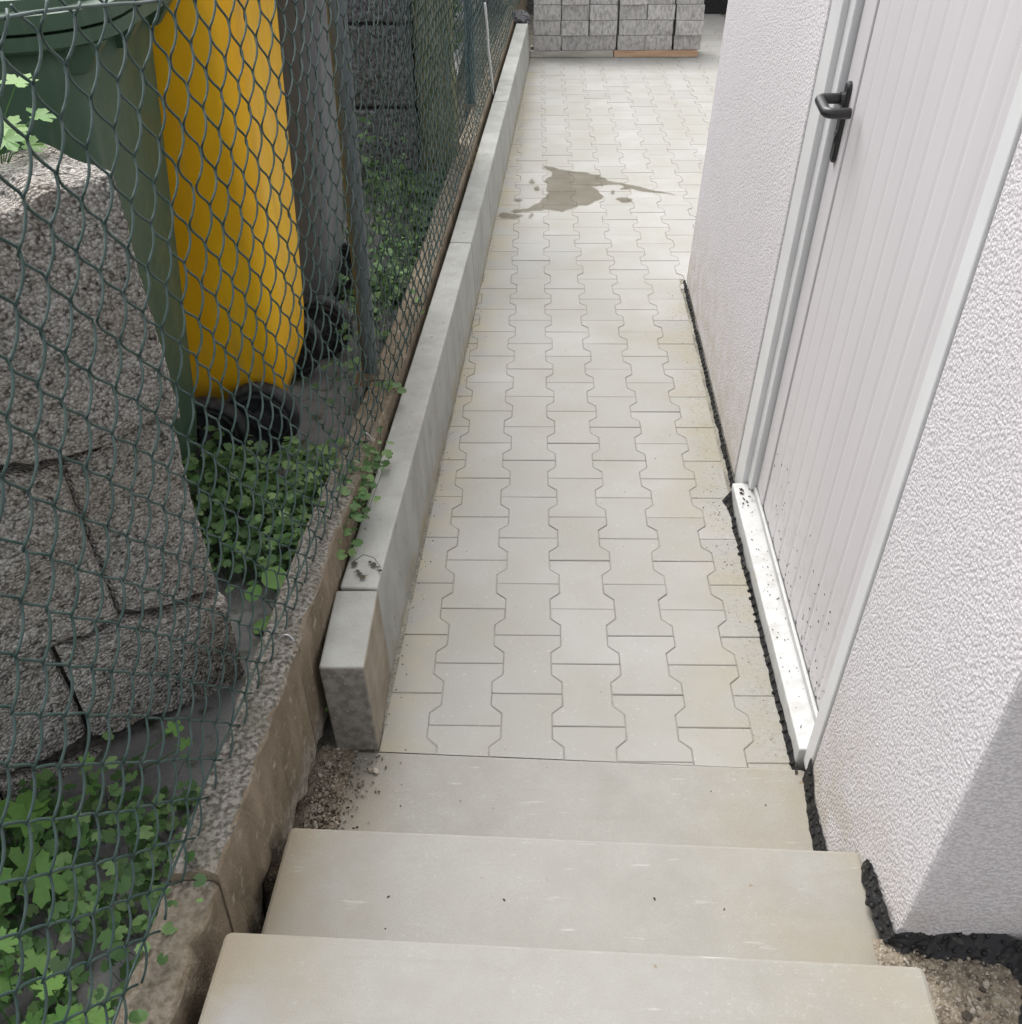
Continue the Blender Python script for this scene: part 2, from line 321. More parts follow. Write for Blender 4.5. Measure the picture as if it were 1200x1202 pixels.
def tube(bm, pts, r, sides=8, cap=True):
    pts = [Vector(p) for p in pts]; rings = []
    rr = r if isinstance(r, (list, tuple)) else [r]*len(pts)
    ref = Vector((0.123, 0.456, 0.88)).normalized()
    for i, p in enumerate(pts):
        t = (pts[min(i+1, len(pts)-1)] - pts[max(i-1, 0)]).normalized()
        a = t.cross(ref)
        if a.length < 1e-4: a = t.cross(Vector((1, 0, 0)))
        a.normalize(); b = t.cross(a)
        rings.append([bm.verts.new(p + (a*math.cos(2*math.pi*k/sides) + b*math.sin(2*math.pi*k/sides))*rr[i]) for k in range(sides)])
    for i in range(len(rings)-1):
        for k in range(sides):
            bm.faces.new((rings[i][k], rings[i][(k+1) % sides], rings[i+1][(k+1) % sides], rings[i+1][k]))
    if cap:
        bm.faces.new(rings[0][::-1]); bm.faces.new(rings[-1])
def loft(bm, rings, cap0=True, cap1=True, closed=True):
    vs = [[bm.verts.new(p) for p in r] for r in rings]; n = len(vs[0])
    for i in range(len(vs)-1):
        for k in range(n if closed else n-1):
            bm.faces.new((vs[i][k], vs[i][(k+1) % n], vs[i+1][(k+1) % n], vs[i+1][k]))
    if cap0: bm.faces.new(vs[0][::-1])
    if cap1: bm.faces.new(vs[-1])
    return vs
def rrect(x0, x1, y0, y1, r, z, n=5):
    out = []
    for cx, cy, a0 in ((x1-r, y1-r, 0), (x0+r, y1-r, 90), (x0+r, y0+r, 180), (x1-r, y0+r, 270)):
        for k in range(n+1):
            a = R(a0 + 90*k/n); out.append((cx + r*math.cos(a), cy + r*math.sin(a), z))
    return out
def inset(poly, d):
    """offset a ccw polygon inwards by d"""
    n = len(poly); out = []
    for i in range(n):
        p0, p1, p2 = Vector(poly[i-1]), Vector(poly[i]), Vector(poly[(i+1) % n])
        a = (p1-p0).normalized(); b = (p2-p1).normalized()
        na = Vector((-a.y, a.x)); nb = Vector((-b.y, b.x))
        m = na + nb; den = 1 + na.dot(nb)
        m = m/den if den > 0.2 else na
        out.append((p1 + m*d)[:])
    return out
def clip(poly, n, c):
    """keep points with n.p >= c"""
    out = []; k = len(poly)
    for i in range(k):
        a, b = poly[i], poly[(i+1) % k]
        da = n[0]*a[0]+n[1]*a[1]-c; db = n[0]*b[0]+n[1]*b[1]-c
        if da >= 0: out.append(a)
        if da*db < 0:
            t = da/(da-db); out.append((a[0]+(b[0]-a[0])*t, a[1]+(b[1]-a[1])*t))
    res = []
    for p in out:
        if not res or (abs(p[0]-res[-1][0])+abs(p[1]-res[-1][1])) > 1e-4: res.append(p)
    if len(res) > 1 and abs(res[0][0]-res[-1][0])+abs(res[0][1]-res[-1][1]) < 1e-4: res.pop()
    return res
def area(p): return 0.5*sum(p[i-1][0]*p[i][1]-p[i][0]*p[i-1][1] for i in range(len(p)))
def fbm(p, s, o=4): return mn.fractal(Vector(p)*s, 1.0, 2.0, o)
ORD = ['first', 'second', 'third', 'fourth', 'fifth', 'sixth', 'seventh', 'eighth']

# ------------------------------------------------------------------ ground and paved path
bm = bmesh.new()
for q in ([(-400, -400, -0.40), (400, -400, -0.40), (400, 400, -0.40), (-400, 400, -0.40)],): bm.faces.new([bm.verts.new(p) for p in q])
setp(obj('ground', bm, 'soil'), kind='structure')

def kx(y): return -0.452 + KS*y              # path-side face of the kerb
def wx(y): return 0.452 + 0.02*y             # foot of the house wall
bm = bmesh.new()
box(bm, -0.66, 1.9, -0.30, 9.5, -0.30, -0.0028)
path = setp(obj('paved_path', bm, 'sand', loc=(0, 0, 0)), kind='structure')
OUT = [(.0825, -.1), (.0825, -.0625), (.0575, -.0375), (.0575, .0375), (.0825, .0625), (.0825, .1)]
OUT = OUT + [(-x, y) for x, y in OUT[::-1]]
def paver_geo(bm, poly, z=0.0, cx=0, cy=0, tilt=(0, 0)):
    o = inset(poly, 0.0007); i = inset(poly, 0.0027)
    def P(p, zz): return (p[0]+cx, p[1]+cy, zz + z + tilt[0]*p[0] + tilt[1]*p[1])
    a = [bm.verts.new(P(p, -0.05)) for p in o]; b = [bm.verts.new(P(p, -0.0016)) for p in o]; c = [bm.verts.new(P(p, 0)) for p in i]
    n = len(a)
    for k in range(n):
        bm.faces.new((a[k], a[(k+1) % n], b[(k+1) % n], b[k])); bm.faces.new((b[k], b[(k+1) % n], c[(k+1) % n], c[k]))
    f = bm.faces.new(c)
    bmesh.ops.triangulate(bm, faces=[f])
pbm = bmesh.new(); paver_geo(pbm, OUT)
paver_me = bpy.data.meshes.new('paver'); pbm.to_mesh(paver_me); pbm.free(); paver_me.materials.append(MAT['paver'])
cells = []
SLA = (-0.0437, -0.999); SLC = 0.299*0.999     # far edge of the lowest slab
for c in range(-3, 11):
    for r in range(-3, 48):
        cx, cy = 0.14*c, 0.2*r + (0.0 if c % 2 == 0 else 0.1) + 0.1
        if cy > 9.3 or cy < -0.42: continue
        if cy > 6.75 and cx < 1.15 and cy > 7.2: continue
        if cy < 2.2 and cx > 0.62: continue
        cuts = []; dead = False
        for n, cc in (((1, -KS), -0.452+0.002), ((0.0437, 0.999), -0.2985)) + ((((-1, 0.02), -0.4365),) if cy < 2.24 else ()):
            dd = [n[0]*(x+cx)+n[1]*(y+cy)-cc for x, y in OUT]
            if max(dd) < 0.006: dead = True
            elif min(dd) < 0: cuts.append((n, cc))
        if not dead: cells.append((cy, c, cx, cuts))
def cut_paver(bm, cx, cy, cuts, z=0.0, tilt=(0, 0)):
    t = bmesh.new(); paver_geo(t, OUT, z, cx, cy, tilt)
    for n, cc in cuts:
        q = n[0]**2+n[1]**2; co = Vector((n[0]*cc/q, n[1]*cc/q, 0))
        bmesh.ops.bisect_plane(t, geom=t.verts[:]+t.edges[:]+t.faces[:], plane_co=co, plane_no=(-n[0], -n[1], 0), clear_outer=True)
    me = bpy.data.meshes.new('t'); t.to_mesh(me); t.free(); bm.from_mesh(me); bpy.data.meshes.remove(me)
cells.sort(key=lambda t: t[0])
rest = bmesh.new()
for i, (cy, c, cx, cuts) in enumerate(cells):
    z = rnd(-0.0009, 0.0009); tl = (rnd(-.004, .004), rnd(-.004, .004))
    if i < 300:
        if not cuts: inst('paver', paver_me, path, (cx, cy, z), (tl[1], -tl[0], rnd(-.004, .004)))
        else:
            b = bmesh.new(); cut_paver(b, cx, cy, cuts, z); obj('paver', b, 'paver', path, loc=(cx, cy, 0))
    else: cut_paver(rest, cx, cy, cuts, z, tl)
setp(obj('paver', rest, 'paver', path), kind='stuff')

# water splashed on the pavers
WPTS = [(-.07, 3.80), (.02, 3.76), (.12, 3.70), (.22, 3.645), (.25, 3.56), (.36, 3.50), (.47, 3.42), (.60, 3.335), (.47, 3.385), (.37, 3.44), (.30, 3.50), (.21, 3.50), (.17, 3.47), (.20, 3.37), (.225, 3.30), (.14, 3.205), (.10, 3.20), (.01, 3.10), (-.07, 3.145), (-.12, 3.11), (-.165, 3.09), (-.155, 3.16), (-.115, 3.21), (-.075, 3.31), (-.06, 3.45), (-.075, 3.55), (-.03, 3.66)]
def jag(pts, jit, sub):
    out = []
    for i in range(len(pts)):
        a, b = Vector((*pts[i], 0)), Vector((*pts[(i+1) % len(pts)], 0))
        for k in range(sub):
            p = a.lerp(b, k/sub); out.append((p.x+fbm(p, 11, 4)*jit*2, p.y+fbm(p+Vector((5, 5, 5)), 11, 4)*jit*2))
    return out
def sdist(x, y, poly):
    ins = False; d = 9.0; n = len(poly)
    for i in range(n):
        ax, ay = poly[i-1]; bx, by = poly[i]
        if (ay > y) != (by > y) and x < (bx-ax)*(y-ay)/(by-ay)+ax: ins = not ins
        ex, ey = bx-ax, by-ay; L = ex*ex+ey*ey or 1e-9; t = max(0, min(1, ((x-ax)*ex+(y-ay)*ey)/L))
        d = min(d, math.hypot(x-ax-t*ex, y-ay-t*ey))
    return d if ins else -d
polys = [jag(WPTS, .014, 4)]
for (x, y, a, b2) in ((-.25, 3.04, .055, .03), (-.14, 3.03, .018, .03), (.31, 3.27, .035, .03), (.33, 3.43, .03, .02), (-.11, 3.43, .018, .03), (-.13, 3.54, .014, .03), (.27, 3.38, .014, .03), (-.2, 3.27, .018, .02), (-.19, 3.12, .05, .02)):
    polys.append(jag([(x+a*math.cos(k*1.047), y+b2*1.3*math.sin(k*1.047)) for k in range(6)], .013, 2))
bm = bmesh.new(); wl = bm.verts.layers.float.new('wet'); cell = .0085; G = {}
nx, ny = int(.98/cell), int(.95/cell)
sd = {}
for i in range(nx):
    for j in range(ny):
        x, y = -.34+i*cell, 2.95+j*cell
        sd[i, j] = max(sdist(x, y, p) for p in polys)
def gv(i, j):
    if (i, j) not in G:
        G[i, j] = bm.verts.new((-.34+i*cell, 2.95+j*cell, .0026)); G[i, j][wl] = max(0, min(1, .5+sd[i, j]/.022))
    return G[i, j]
for i in range(nx-1):
    for j in range(ny-1):
        q = ((i, j), (i+1, j), (i+1, j+1), (i, j+1))
        if max(sd[k] for k in q) > -.011: bm.faces.new([gv(*k) for k in q])
o = obj('water_puddle', bm, 'water', loc=(0, 3.4, 0)); setp(o, 'dark wet splash of water drying on the pale pavers', 'puddle')

# ------------------------------------------------------------------ stairs
def rotz(p, c, a):
    x, y = p[0]-c[0], p[1]-c[1]; return (c[0]+x*math.cos(a)-y*math.sin(a), c[1]+x*math.sin(a)+y*math.cos(a))
stairs = empty('stairs', (-0.06, -0.9, -0.2), 'pale concrete stairs of three broad slabs leading down to the paved path', 'stairs')
def slab(x0, x1, y0, y1, z0, z1, r0, r1, ang):
    c = ((x0+x1)/2, y1); b = bmesh.new()
    out = rrect(x0, x1, y0, y1, 0.012, 0, 4)
    rings = []
    for z, d in ((z0, 0), (z1-0.008, 0), (z1-0.0025, 0.002), (z1, 0.007)):
        pl = inset([(p[0], p[1]) for p in out], d) if d else [(p[0], p[1]) for p in out]
        rings.append([(*rotz(p, c, ang), z) for p in pl])
    loft(b, rings)
    return obj('step', b, 'step', stairs, loc=(c[0], (y0+y1)/2, z0))
slab(-0.548, 0.462, -0.72, -0.2985, -0.25, 0.004, .004, .004, -0.040)
slab(-0.573, 0.457, -1.05, -0.635, -0.25, 0.18, .02, .02, -0.038)
slab(-0.586, 0.437, -1.50, -0.953, -0.25, 0.35, .03, .03, -0.040)

# ------------------------------------------------------------------ kerb
kerb = empty('concrete_kerb', (-0.45, 0, -0.1), 'grey concrete kerb wall running along the left side of the paved path', 'kerb')
def kerbstone(y0, y1, mat='kerb', dx=0.0, drot=0.0, z1=0.26, label=None, th=0.085, zb=-0.12, lean=-0.012):
    b = bmesh.new(); y0 += .0008; y1 -= .0008
    box(b, kx(y0)-th+dx, kx(y0)+dx, 0, y1-y0, zb, z1, 0.006, 3)
    for v in b.verts: v.co.x += lean*(v.co.z/0.26)
    ang = -math.atan(KS) + drot
    bmesh.ops.rotate(b, verts=b.verts, cent=(kx(y0)+dx, 0, 0), matrix=Matrix.Rotation(ang, 3, 'Z'))
    bmesh.ops.translate(b, verts=b.verts, vec=(0, y0, 0))
    o = obj('kerb_stone', b, mat, kerb, loc=(kx(y0)+dx-0.05, (y0+y1)/2, 0.1))
    if label: o['label'] = label
kerbstone(-0.285, -0.037, 'kerb_end', 0.004, 0.055, 0.259, 'short brown-stained kerb stone with a broken end by the steps', zb=0.008, th=0.094)
ys = [-0.035, 2.04, 4.10, 6.20]
for i in range(3): kerbstone(ys[i], ys[i+1], dx=(-.012 if i == 0 else 0), drot=(-.0058 if i == 0 else 0), z1=0.26+rnd(-.001, .001))

# ------------------------------------------------------------------ old low wall under the fence
def ox(y): return -0.5665 + 0.047*y
def oz(y):
    pts = [(-3, .38), (-.86, .385), (0, .377), (.4, .343), (.9, .300), (1.5, .285), (9.5, .285)]
    for (a, za), (b, zb) in zip(pts, pts[1:]):
        if a <= y <= b: return za + (zb-za)*(y-a)/(b-a)
    return .262
oldwall = empty('old_wall', (-0.62, 0, -0.2), 'low weathered brown concrete wall carrying the green wire fence', 'wall')
def wallseg(y0, y1, name, step=0.025, rough=1.0, dz=0.0, dx=0.0, face0=0.0):
    b = bmesh.new(); rings = []; n = max(2, int((y1-y0)/step))
    for i in range(n+1):
        y = y0 + (y1-y0)*i/n; zt = oz(y)+dz; x = ox(y)+dx; ring = []
        jag = 0.02 + 0.06*max(0, fbm((y, 0, 3), 7)) + (0.10*max(0, 1-abs(y+.70)/.22) if y < -0.45 else 0)
        prof = [(x-0.078, -0.22), (x-0.078, zt*.5), (x-0.078, zt-0.006), (x-0.072, zt), (x-0.055, zt), (x-0.038, zt), (x-0.02, zt), (x-0.005, zt-0.001), (x, zt-0.008), (x, zt-0.05), (x, zt-0.10), (x, zt-0.16), (x-.002, jag+.055), (x-0.006, jag+0.015), (x-0.05, jag), (x-0.06, -0.05), (x-0.05, -0.22)]
        for k, (px, pz) in enumerate(prof):
            e = 0.0035*rough*(2.2 if 12 <= k <= 14 else 1)
            d = fbm((px*3, y, pz), 22)*e; d2 = fbm((px*3+7, y, pz), 30)*e
            if k in (7, 8) : d -= 0.006*max(0, fbm((y, 2, 2), 18))*rough
            py = y + (fbm((px, pz, y0), 25)*0.008 if i in (0, n) else 0)
            ring.append((px+d, py, pz+d2))
        rings.append(ring)
    loft(b, rings); bmesh.ops.recalc_face_normals(b, faces=b.faces[:])
    return obj(name, b, 'oldwall', oldwall, smooth=False, loc=(ox(y0), (y0+y1)/2, 0))
wallseg(-3.0, -0.8635, 'wall_section', rough=2.4, dz=-0.018, dx=-0.003)
wallseg(-0.86, -0.345, 'wall_section', rough=1.5)
wallseg(-0.341, 0.852, 'wall_section', rough=1.2, dz=-.004)
wallseg(0.862, 9.3, 'wall_section', 0.06, 0.9)

# ------------------------------------------------------------------ ground behind the fence
bm = bmesh.new(); gx = [(-6.0+0.35*i) for i in range(12)] + [-1.9+0.06*i for i in range(22)]
gx = [g for g in gx if g < -0.6]; rows = []
yy = [-3.0+0.08*i for i in range(90)] + [4.2+0.4*i for i in range(20)]
GZ = 0.20
def gz(x, y): return GZ + 0.012*fbm((x, y, 0), 5) + 0.05*max(0, min(1, (-0.1-y)/0.5))*max(0, min(1, (x+1.1)/0.4)) - (0.16 if False else 0)
for y in yy:
    rows.append([bm.verts.new((min(x, ox(y)-0.07) if x > -0.72 else x, y, gz(x, y))) for x in gx + [-0.60]])
for a, b in zip(rows, rows[1:]):
    for k in range(len(a)-1): bm.faces.new((a[k], a[k+1], b[k+1], b[k]))
bmesh.ops.recalc_face_normals(bm, faces=bm.faces[:])
setp(obj('yard_ground', bm, 'asphalt', smooth=True), kind='structure')

# ------------------------------------------------------------------ porous block pillar behind the fence
PB = Vector((-0.728, -0.255, 0.16)); PT = Vector((-0.752, -0.318, 1.285)); PD = Vector((-0.70, -0.714, 0)).normalized()
PN = Vector((0.714, -0.70, 0.02)).normalized()
pillar = empty('block_pillar', (-0.95, -0.3, 0.15), 'tall leaning pier of rough porous grey blocks close behind the fence', 'pier')
def pf(u, z):      # u metres left of the right edge, z height
    t = (z-PB.z)/(PT.z-PB.z); return PB.lerp(PT, t) + PD*u
def blockpiece(u0, u1, zl0, zr0, zl1, zr1, depth=0.22, proud=0.0, nu=0, nz=0):
    nu = int((u1-u0)/.0075); nz = int(max(zl1-zl0, zr1-zr0)/.0075)
    b = bmesh.new(); g = []
    for j in range(nz+1):
        row = []
        for i in range(nu+1):
            s, t = i/nu, j/nz
            u = u0 + (u1-u0)*s
            zb = zr0 + (zl0-zr0)*s; zt = zr1 + (zl1-zr1)*s
            z = zb + (zt-zb)*t
            edge = min(s, 1-s, t, 1-t); em = min(s*(u1-u0), (1-s)*(u1-u0), t*.4, (1-t)*.4)
            p = pf(u, z); ir = fbm(p, 6)*0.010 + fbm(p, 28)*0.005 + (0.45-mn.voronoi(p*95)[0][0])*0.006
            rd = -0.010*max(0, 1-em/0.012)**2
            w = 0.030*fbm((p.x*4, p.y*4, p.z*1.5+4), 1.4)
            row.append(p + PN*(ir+rd+proud) + Vector((0, 0, w)))
        g.append(row)
    fr = [[b.verts.new(p) for p in r] for r in g]
    bk = [[b.verts.new(r[i] - PN*depth) for i in (0, nu)] for r in (g[0], g[-1])]
    for j in range(nz):
        for i in range(nu): b.faces.new((fr[j][i], fr[j+1][i], fr[j+1][i+1], fr[j][i+1]))
    b.faces.new([fr[0][i] for i in range(nu+1)] + [bk[0][1], bk[0][0]])
    # top as a small grid so that the roughness shows
    prev = fr[nz]; 
    for k in range(1, 6):
        cur = [b.verts.new(g[nz][i] - PN*depth*k/5 + Vector((0, 0, fbm(g[nz][i]*1.0-PN*depth*k/5, 30)*0.008))) if 0 < i < nu or k < 5 else (bk[1][0] if i == 0 else bk[1][1]) for i in range(nu+1)]
        for i in range(nu): b.faces.new((prev[i], cur[i], cur[i+1], prev[i+1]))
        prev = cur
    bmesh.ops.recalc_face_normals(b, faces=b.faces[:])
    return obj('block', b, 'block', pillar, loc=pf((u0+u1)/2, zl0))
b = bmesh.new()
P8 = []
for z in (0.05, 1.255):
    for u, d in ((0.03, 0.030), (0.9, 0.030), (0.9, 0.20), (0.03, 0.20)): P8.append(pf(u, z) - PN*d)
hexa(b, P8); obj('mortar', b, 'mortar', pillar)
g_ = 0.003
blockpiece(0.0, 0.42, 0.93, 0.860, 1.275, 1.285, proud=0.030)
blockpiece(0.42+g_, 0.95, 0.95, 0.93, 1.27, 1.275, proud=-0.004)
blockpiece(0.0, 0.20, 0.50, 0.46, 0.86, 0.852, proud=-0.006)
blockpiece(0.20+g_, 0.60, 0.53, 0.50, 0.925, 0.868, proud=0.008)
blockpiece(0.60+g_, 1.0, 0.53, 0.53, 0.94, 0.925, proud=-0.002)
blockpiece(0.0, 0.32, 0.29, 0.17, 0.50, 0.448, proud=0.010)
blockpiece(0.32+g_, 0.95, 0.30, 0.29, 0.52, 0.50, proud=-0.006)
blockpiece(0.0, 0.5, 0.02, 0.03, 0.28, 0.165, proud=-0.004)
blockpiece(0.5+g_, 1.0, 0.02, 0.02, 0.29, 0.28, proud=0.004)

# ------------------------------------------------------------------ wheeled bins
def wheel(b1, b2, c, r, w):
    """tyre into b1, hub into b2; axle along y"""
    c = Vector(c); n = 28
    def ring(rad, y): return [(c.x+rad*math.cos(2*math.pi*k/n), c.y+y, c.z+rad*math.sin(2*math.pi*k/n)) for k in range(n)]
    h = w/2
    loft(b1, [ring(r*.66, -h*.70), ring(r*.69, -h*.98), ring(r*.76, -h*1.0), ring(r*.78, -h*.90), ring(r*.84, -h*.90), ring(r*.86, -h), ring(r*.93, -h*.97), ring(r*.985, -h*.70), ring(r, -h*.35), ring(r, h*.35), ring(r*.97, h*.75), ring(r*.88, h), ring(r*.66, h*.9)], False, False)
    loft(b2, [ring(r*.66, -h*.86), ring(r*.60, -h*.30), ring(r*.30, -h*.20), ring(r*.25, -h*.95), ring(r*.10, -h*1.0)], False, True)
    loft(b2, [ring(r*.10, h*.9), ring(r*.66, h*.86)], True, False)
    for k in range(6):
        a = k*math.pi/3+.3; d = Vector((math.cos(a), 0, math.sin(a))); tube(b2, [c+d*r*.26+Vector((0, -h*.6, 0)), c+d*r*.63+Vector((0, -h*.62, 0))], r*.045, 6)
def wheelie(name, label, body, lid, mat, bx, tx, zb, zt, wheels, lidh=0.07, over=0.05, handle=True, wheelr=0.104, corner=0.07):
    (x0, x1, y0, y1), (X0, X1, Y0, Y1) = bx, tx
    e = empty(name, ((x0+x1)/2, (y0+y1)/2, GZ), label, 'wheelie bin', 'wheelie bins standing behind the wire fence')
    b = bmesh.new(); rings = []; n = 12
    for i in range(n+1):
        t = i/n; L = lambda a, c: a+(c-a)*t
        z = L(zb, zt); r = corner*(0.75+0.25*t)
        ch = 0.035*max(0, 1-i/1.2)
        rings.append(rrect(L(x0, X0)+ch, L(x1, X1)-ch*1.2, L(y0, Y0)+ch, L(y1, Y1)-ch, r, z, 6))
    loft(b, rings); obj('body', b, mat, e, smooth=True)
    # moulded rim below the lid
    b = bmesh.new(); o = over
    def rr(d, z): return rrect(X0-d, X1+d, Y0-d, Y1+d, corner+d+0.05, z, 8)
    loft(b, [rr(-.004, zt-.030), rr(o*.55, zt-.028), rr(o*.70, zt-.024), rr(o, zt-.018), rr(o, zt+.004), rr(-.02, zt+.004)], False, False)
    obj('rim', b, mat, e, smooth=False)
    b = bmesh.new(); p = zt+.006
    loft(b, [rr(o*.85, p), rr(o*1.02, p+.004), rr(o*1.02, p+.030), rr(o*.7, p+.037), rr(o*.66, p+.052), rr(o*.35, p+.060), rr(-.05, p+.06+lidh*.5), rr(-.12, p+.06+lidh*.8), rr(-.19, p+.06+lidh)], True, True)
    obj('lid', b, mat, e, smooth=False)
    b = bmesh.new()
    for yv in (Y0+.05, (Y0+Y1)/2, Y1-.05): hexa(b, [(X1-.02, yv-.016, zt-.075), (X1+.012, yv-.016, zt-.075), (X1+.012, yv+.016, zt-.075), (X1-.02, yv+.016, zt-.075), (X1-.02, yv-.022, zt-.02), (X1+over*.8, yv-.022, zt-.02), (X1+over*.8, yv+.022, zt-.02), (X1-.02, yv+.022, zt-.02)], .005, 2)
    setp(obj('rim_lug', b, mat, e), kind='stuff')
    if handle:
        b = bmesh.new(); hx = X1+o+0.055; hz = zt-0.01
        tube(b, [(hx, Y0+.02, hz), (hx, (Y0+Y1)/2, hz), (hx, Y1-.02, hz)], 0.015, 10)
        for yv in (Y0+.06, (Y0+Y1)/2, Y1-.06): tube(b, [(X1+o*.4, yv, hz-.02), (hx, yv, hz)], 0.02, 8)
        obj('handle', b, mat, e, smooth=True)
    for c in wheels:
        b1, b2 = bmesh.new(), bmesh.new(); wheel(b1, b2, c, wheelr, 0.052)
        w = obj('wheel', b1, 'tyre', e, smooth=True, loc=c); obj('hub', b2, 'hub', w, smooth=False)
    b = bmesh.new(); cs = sorted(wheels, key=lambda c: c[1]); tube(b, [cs[0], cs[-1]], 0.011, 8); obj('axle', b, 'tyre', e)
    return e
WHEEL_Z = GZ + 0.104
wheelie('green_bin', 'dark green wheelie bin with overhanging lid nearest the camera', 1, 1, 'green_bin_plastic',
        (-1.45, -1.0, 0.14, 0.50), (-1.52, -0.945, 0.10, 0.63), 0.22, 1.385, [(-1.01, 0.10, WHEEL_Z), (-0.995, 0.56, WHEEL_Z)], handle=False, over=.065, lidh=.06)
wheelie('yellow_bin', 'bright yellow wheelie bin standing between a green and a grey one', 1, 1, 'yellow_bin_plastic',
        (-1.32, -0.80, 0.68, 1.00), (-1.38, -0.80, 0.66, 1.22), 0.285, 1.44, [(-0.875, 0.64, WHEEL_Z), (-0.88, 1.08, WHEEL_Z)], lidh=.05)
wheelie('grey_bin', 'charcoal grey wheelie bin behind the fence post, farthest of the row', 1, 1, 'grey_bin_plastic',
        (-1.25, -0.79, 1.28, 1.62), (-1.30, -0.71, 1.27, 1.78), 0.285, 1.44, [(-0.81, 1.21, WHEEL_Z), (-0.82, 1.70, WHEEL_Z)], lidh=.05)

# ------------------------------------------------------------------ chain-link fence
def fx(y):
    pts = [(-3, .062), (-.7, .060), (-.3, .038), (.3, .020), (.9, .008), (9.9, .006)]
    for (a, ga), (b, gb) in zip(pts, pts[1:]):
        if a <= y <= b: return ox(y) - (ga+(gb-ga)*(y-a)/(b-a))
    return ox(y) - .06
def ftop(y): return 1.495 + 0.075*max(0, -y-.05)/.6 if y < 0 else 1.495
fence = empty('chain_link_fence', (-0.63, 0, 0.36), 'green coated chain-link fence of diamond mesh on the old low wall', 'fence')
DY = 0.079; D = 0.089; half = DY/2; amp = half/2 + 0.0016
def warp(y, z):
    dx = 0.010*fbm((y, z*.7, 1.7), 1.6) + 0.006*fbm((y, z, 8.1), 4)
    dy = 0.010*fbm((y, z, 3.3), 2.2) + 0.003*fbm((y, z, 5.3), 9)
    dz = 0.010*fbm((y, z, 6.1), 2.0) + 0.003*fbm((y, z, 9.1), 9)
    return dx, dy, dz
k = 0; y = -2.0
while y < 7.9:
    far = y > 2.5; sides = 4 if far else 6
    b = bmesh.new(); pts = []
    z0 = oz(y) - 0.004 + 0.012*rnd(-1, 1); z = z0; top = ftop(y) + 0.004*rnd(-1, 1); ph = 0.5*(k % 2)
    nst = 8 if far else 14
    m = int((top-z0)/D*nst)
    for i in range(m+1):
        z = z0 + i*D/nst
        t = ((z - 0.2)/D + ph) % 1.0
        tri = 4*abs(t-0.5)-1                       # -1..1
        s = math.sin(math.pi/2*tri)
        w = 0.88*tri + 0.12*s
        off = 0.0062*math.cos(2*math.pi*t + math.pi/2)
        dx, dy, dz = warp(y, z)
        sag = -0.012*max(0, 1-(z-z0)/0.12)
        pts.append((fx(y) + dx + off, y + amp*w + dy, z + dz*min(1, (z-z0)/.1) + sag*.0))
    tube(b, pts, 0.0019, sides)
    obj('wire', b, 'wire', fence, smooth=True, loc=(fx(y), y, 0.9))
    k += 1; y += half
for top_ in (True, False):
    b = bmesh.new(); pts = []
    for i in range(200):
        y = -2.0 + i*0.05; zz = ftop(y)-.014 if top_ else oz(y)+.03; a, c, d = warp(y, zz); pts.append((fx(y)+a+(.004 if top_ else -.004), y, zz+d*.6 + 0.004*math.sin(y*2.1)))
    tube(b, pts, 0.0022, 6); obj('tension_wire', b, 'wire', fence, smooth=True)
for yy_, mat in ((0.90, 'post'), (3.92, 'bluepost'), (6.9, 'bluepost')):
    b = bmesh.new(); x = -0.656+0.048*yy_; zt = ftop(yy_)+0.06
    tube(b, [(x, yy_, oz(yy_)-0.14), (x+.004, yy_, oz(yy_)+0.02), (x+.01, yy_-.015, zt-.02), (x+.01, yy_-.015, zt)], [0.026, 0.024, 0.024, 0.015], 16)
    pst = obj('fence_post', b, mat, fence, smooth=True, loc=(x, yy_, 0.3))
    b = bmesh.new(); tube(b, [(x, yy_, oz(yy_)-0.02), (x, yy_, oz(yy_)+0.012)], [0.045, 0.03], 16); obj('post_foot', b, 'oldwall', pst)
# loose bare wire loops where the mesh ends on the wall
b = bmesh.new()
pts = [(fx(-.33)+.012+0.018*math.cos(a), -.335+0.02*math.sin(a)*.6, .362+0.022*math.sin(a)) for a in [i*.35 for i in range(10)]]
tube(b, pts, 0.0022, 6)
pts = [(fx(.45)+.004+0.012*math.cos(a), .46, .335+0.03*math.sin(a)) for a in [i*.3 for i in range(9)]]
tube(b, pts, 0.0022, 6); obj('loose_wire', b, 'bare', fence, smooth=True)
b = bmesh.new(); tube(b, [(fx(3.83)+.02, 3.80, .80), (fx(3.9)+.022, 3.86, .70), (fx(4.0)+.016, 4.02, .55), (fx(4.2)+.018, 4.16, .36), (fx(4.3)+.014, 4.30, .21)], 0.006, 8)
setp(obj('white_rope', b, 'cord', smooth=True, loc=(fx(3.9), 3.9, .5)), 'white rope hanging down the far part of the wire fence', 'rope')

# ------------------------------------------------------------------ walls in the yard behind the fence
yard = empty('dark_block_wall', (-1.6, 3.0, 0.2), 'dark rough block wall across the yard behind the wheelie bins', 'wall')
b = bmesh.new(); box(b, -3.6, -0.68, 3.03, 3.22, 0.0, 2.2); obj('mortar', b, 'mortar', yard)
for j in range(6):
    z0 = 0.17 + j*0.345; off = 0.0 if j % 2 else 0.3
    x = -0.66
    first = True
    while x > -3.5:
        L = (0.30 if off and first else 0.60); first = False
        b = bmesh.new(); box(b, x-L+.006, x-.006, 2.98+rnd(-.012, .012), 3.20, z0+.007, z0+.338, 0.012, 2)
        bmesh.ops.subdivide_edges(b, edges=b.edges[:], cuts=2, use_grid_fill=True)
        for v in b.verts: v.co += Vector((0, fbm(v.co, 9)*0.02, 0))
        obj('block', b, 'darkwall', yard, loc=(x-L/2, 3.1, z0)); x -= L
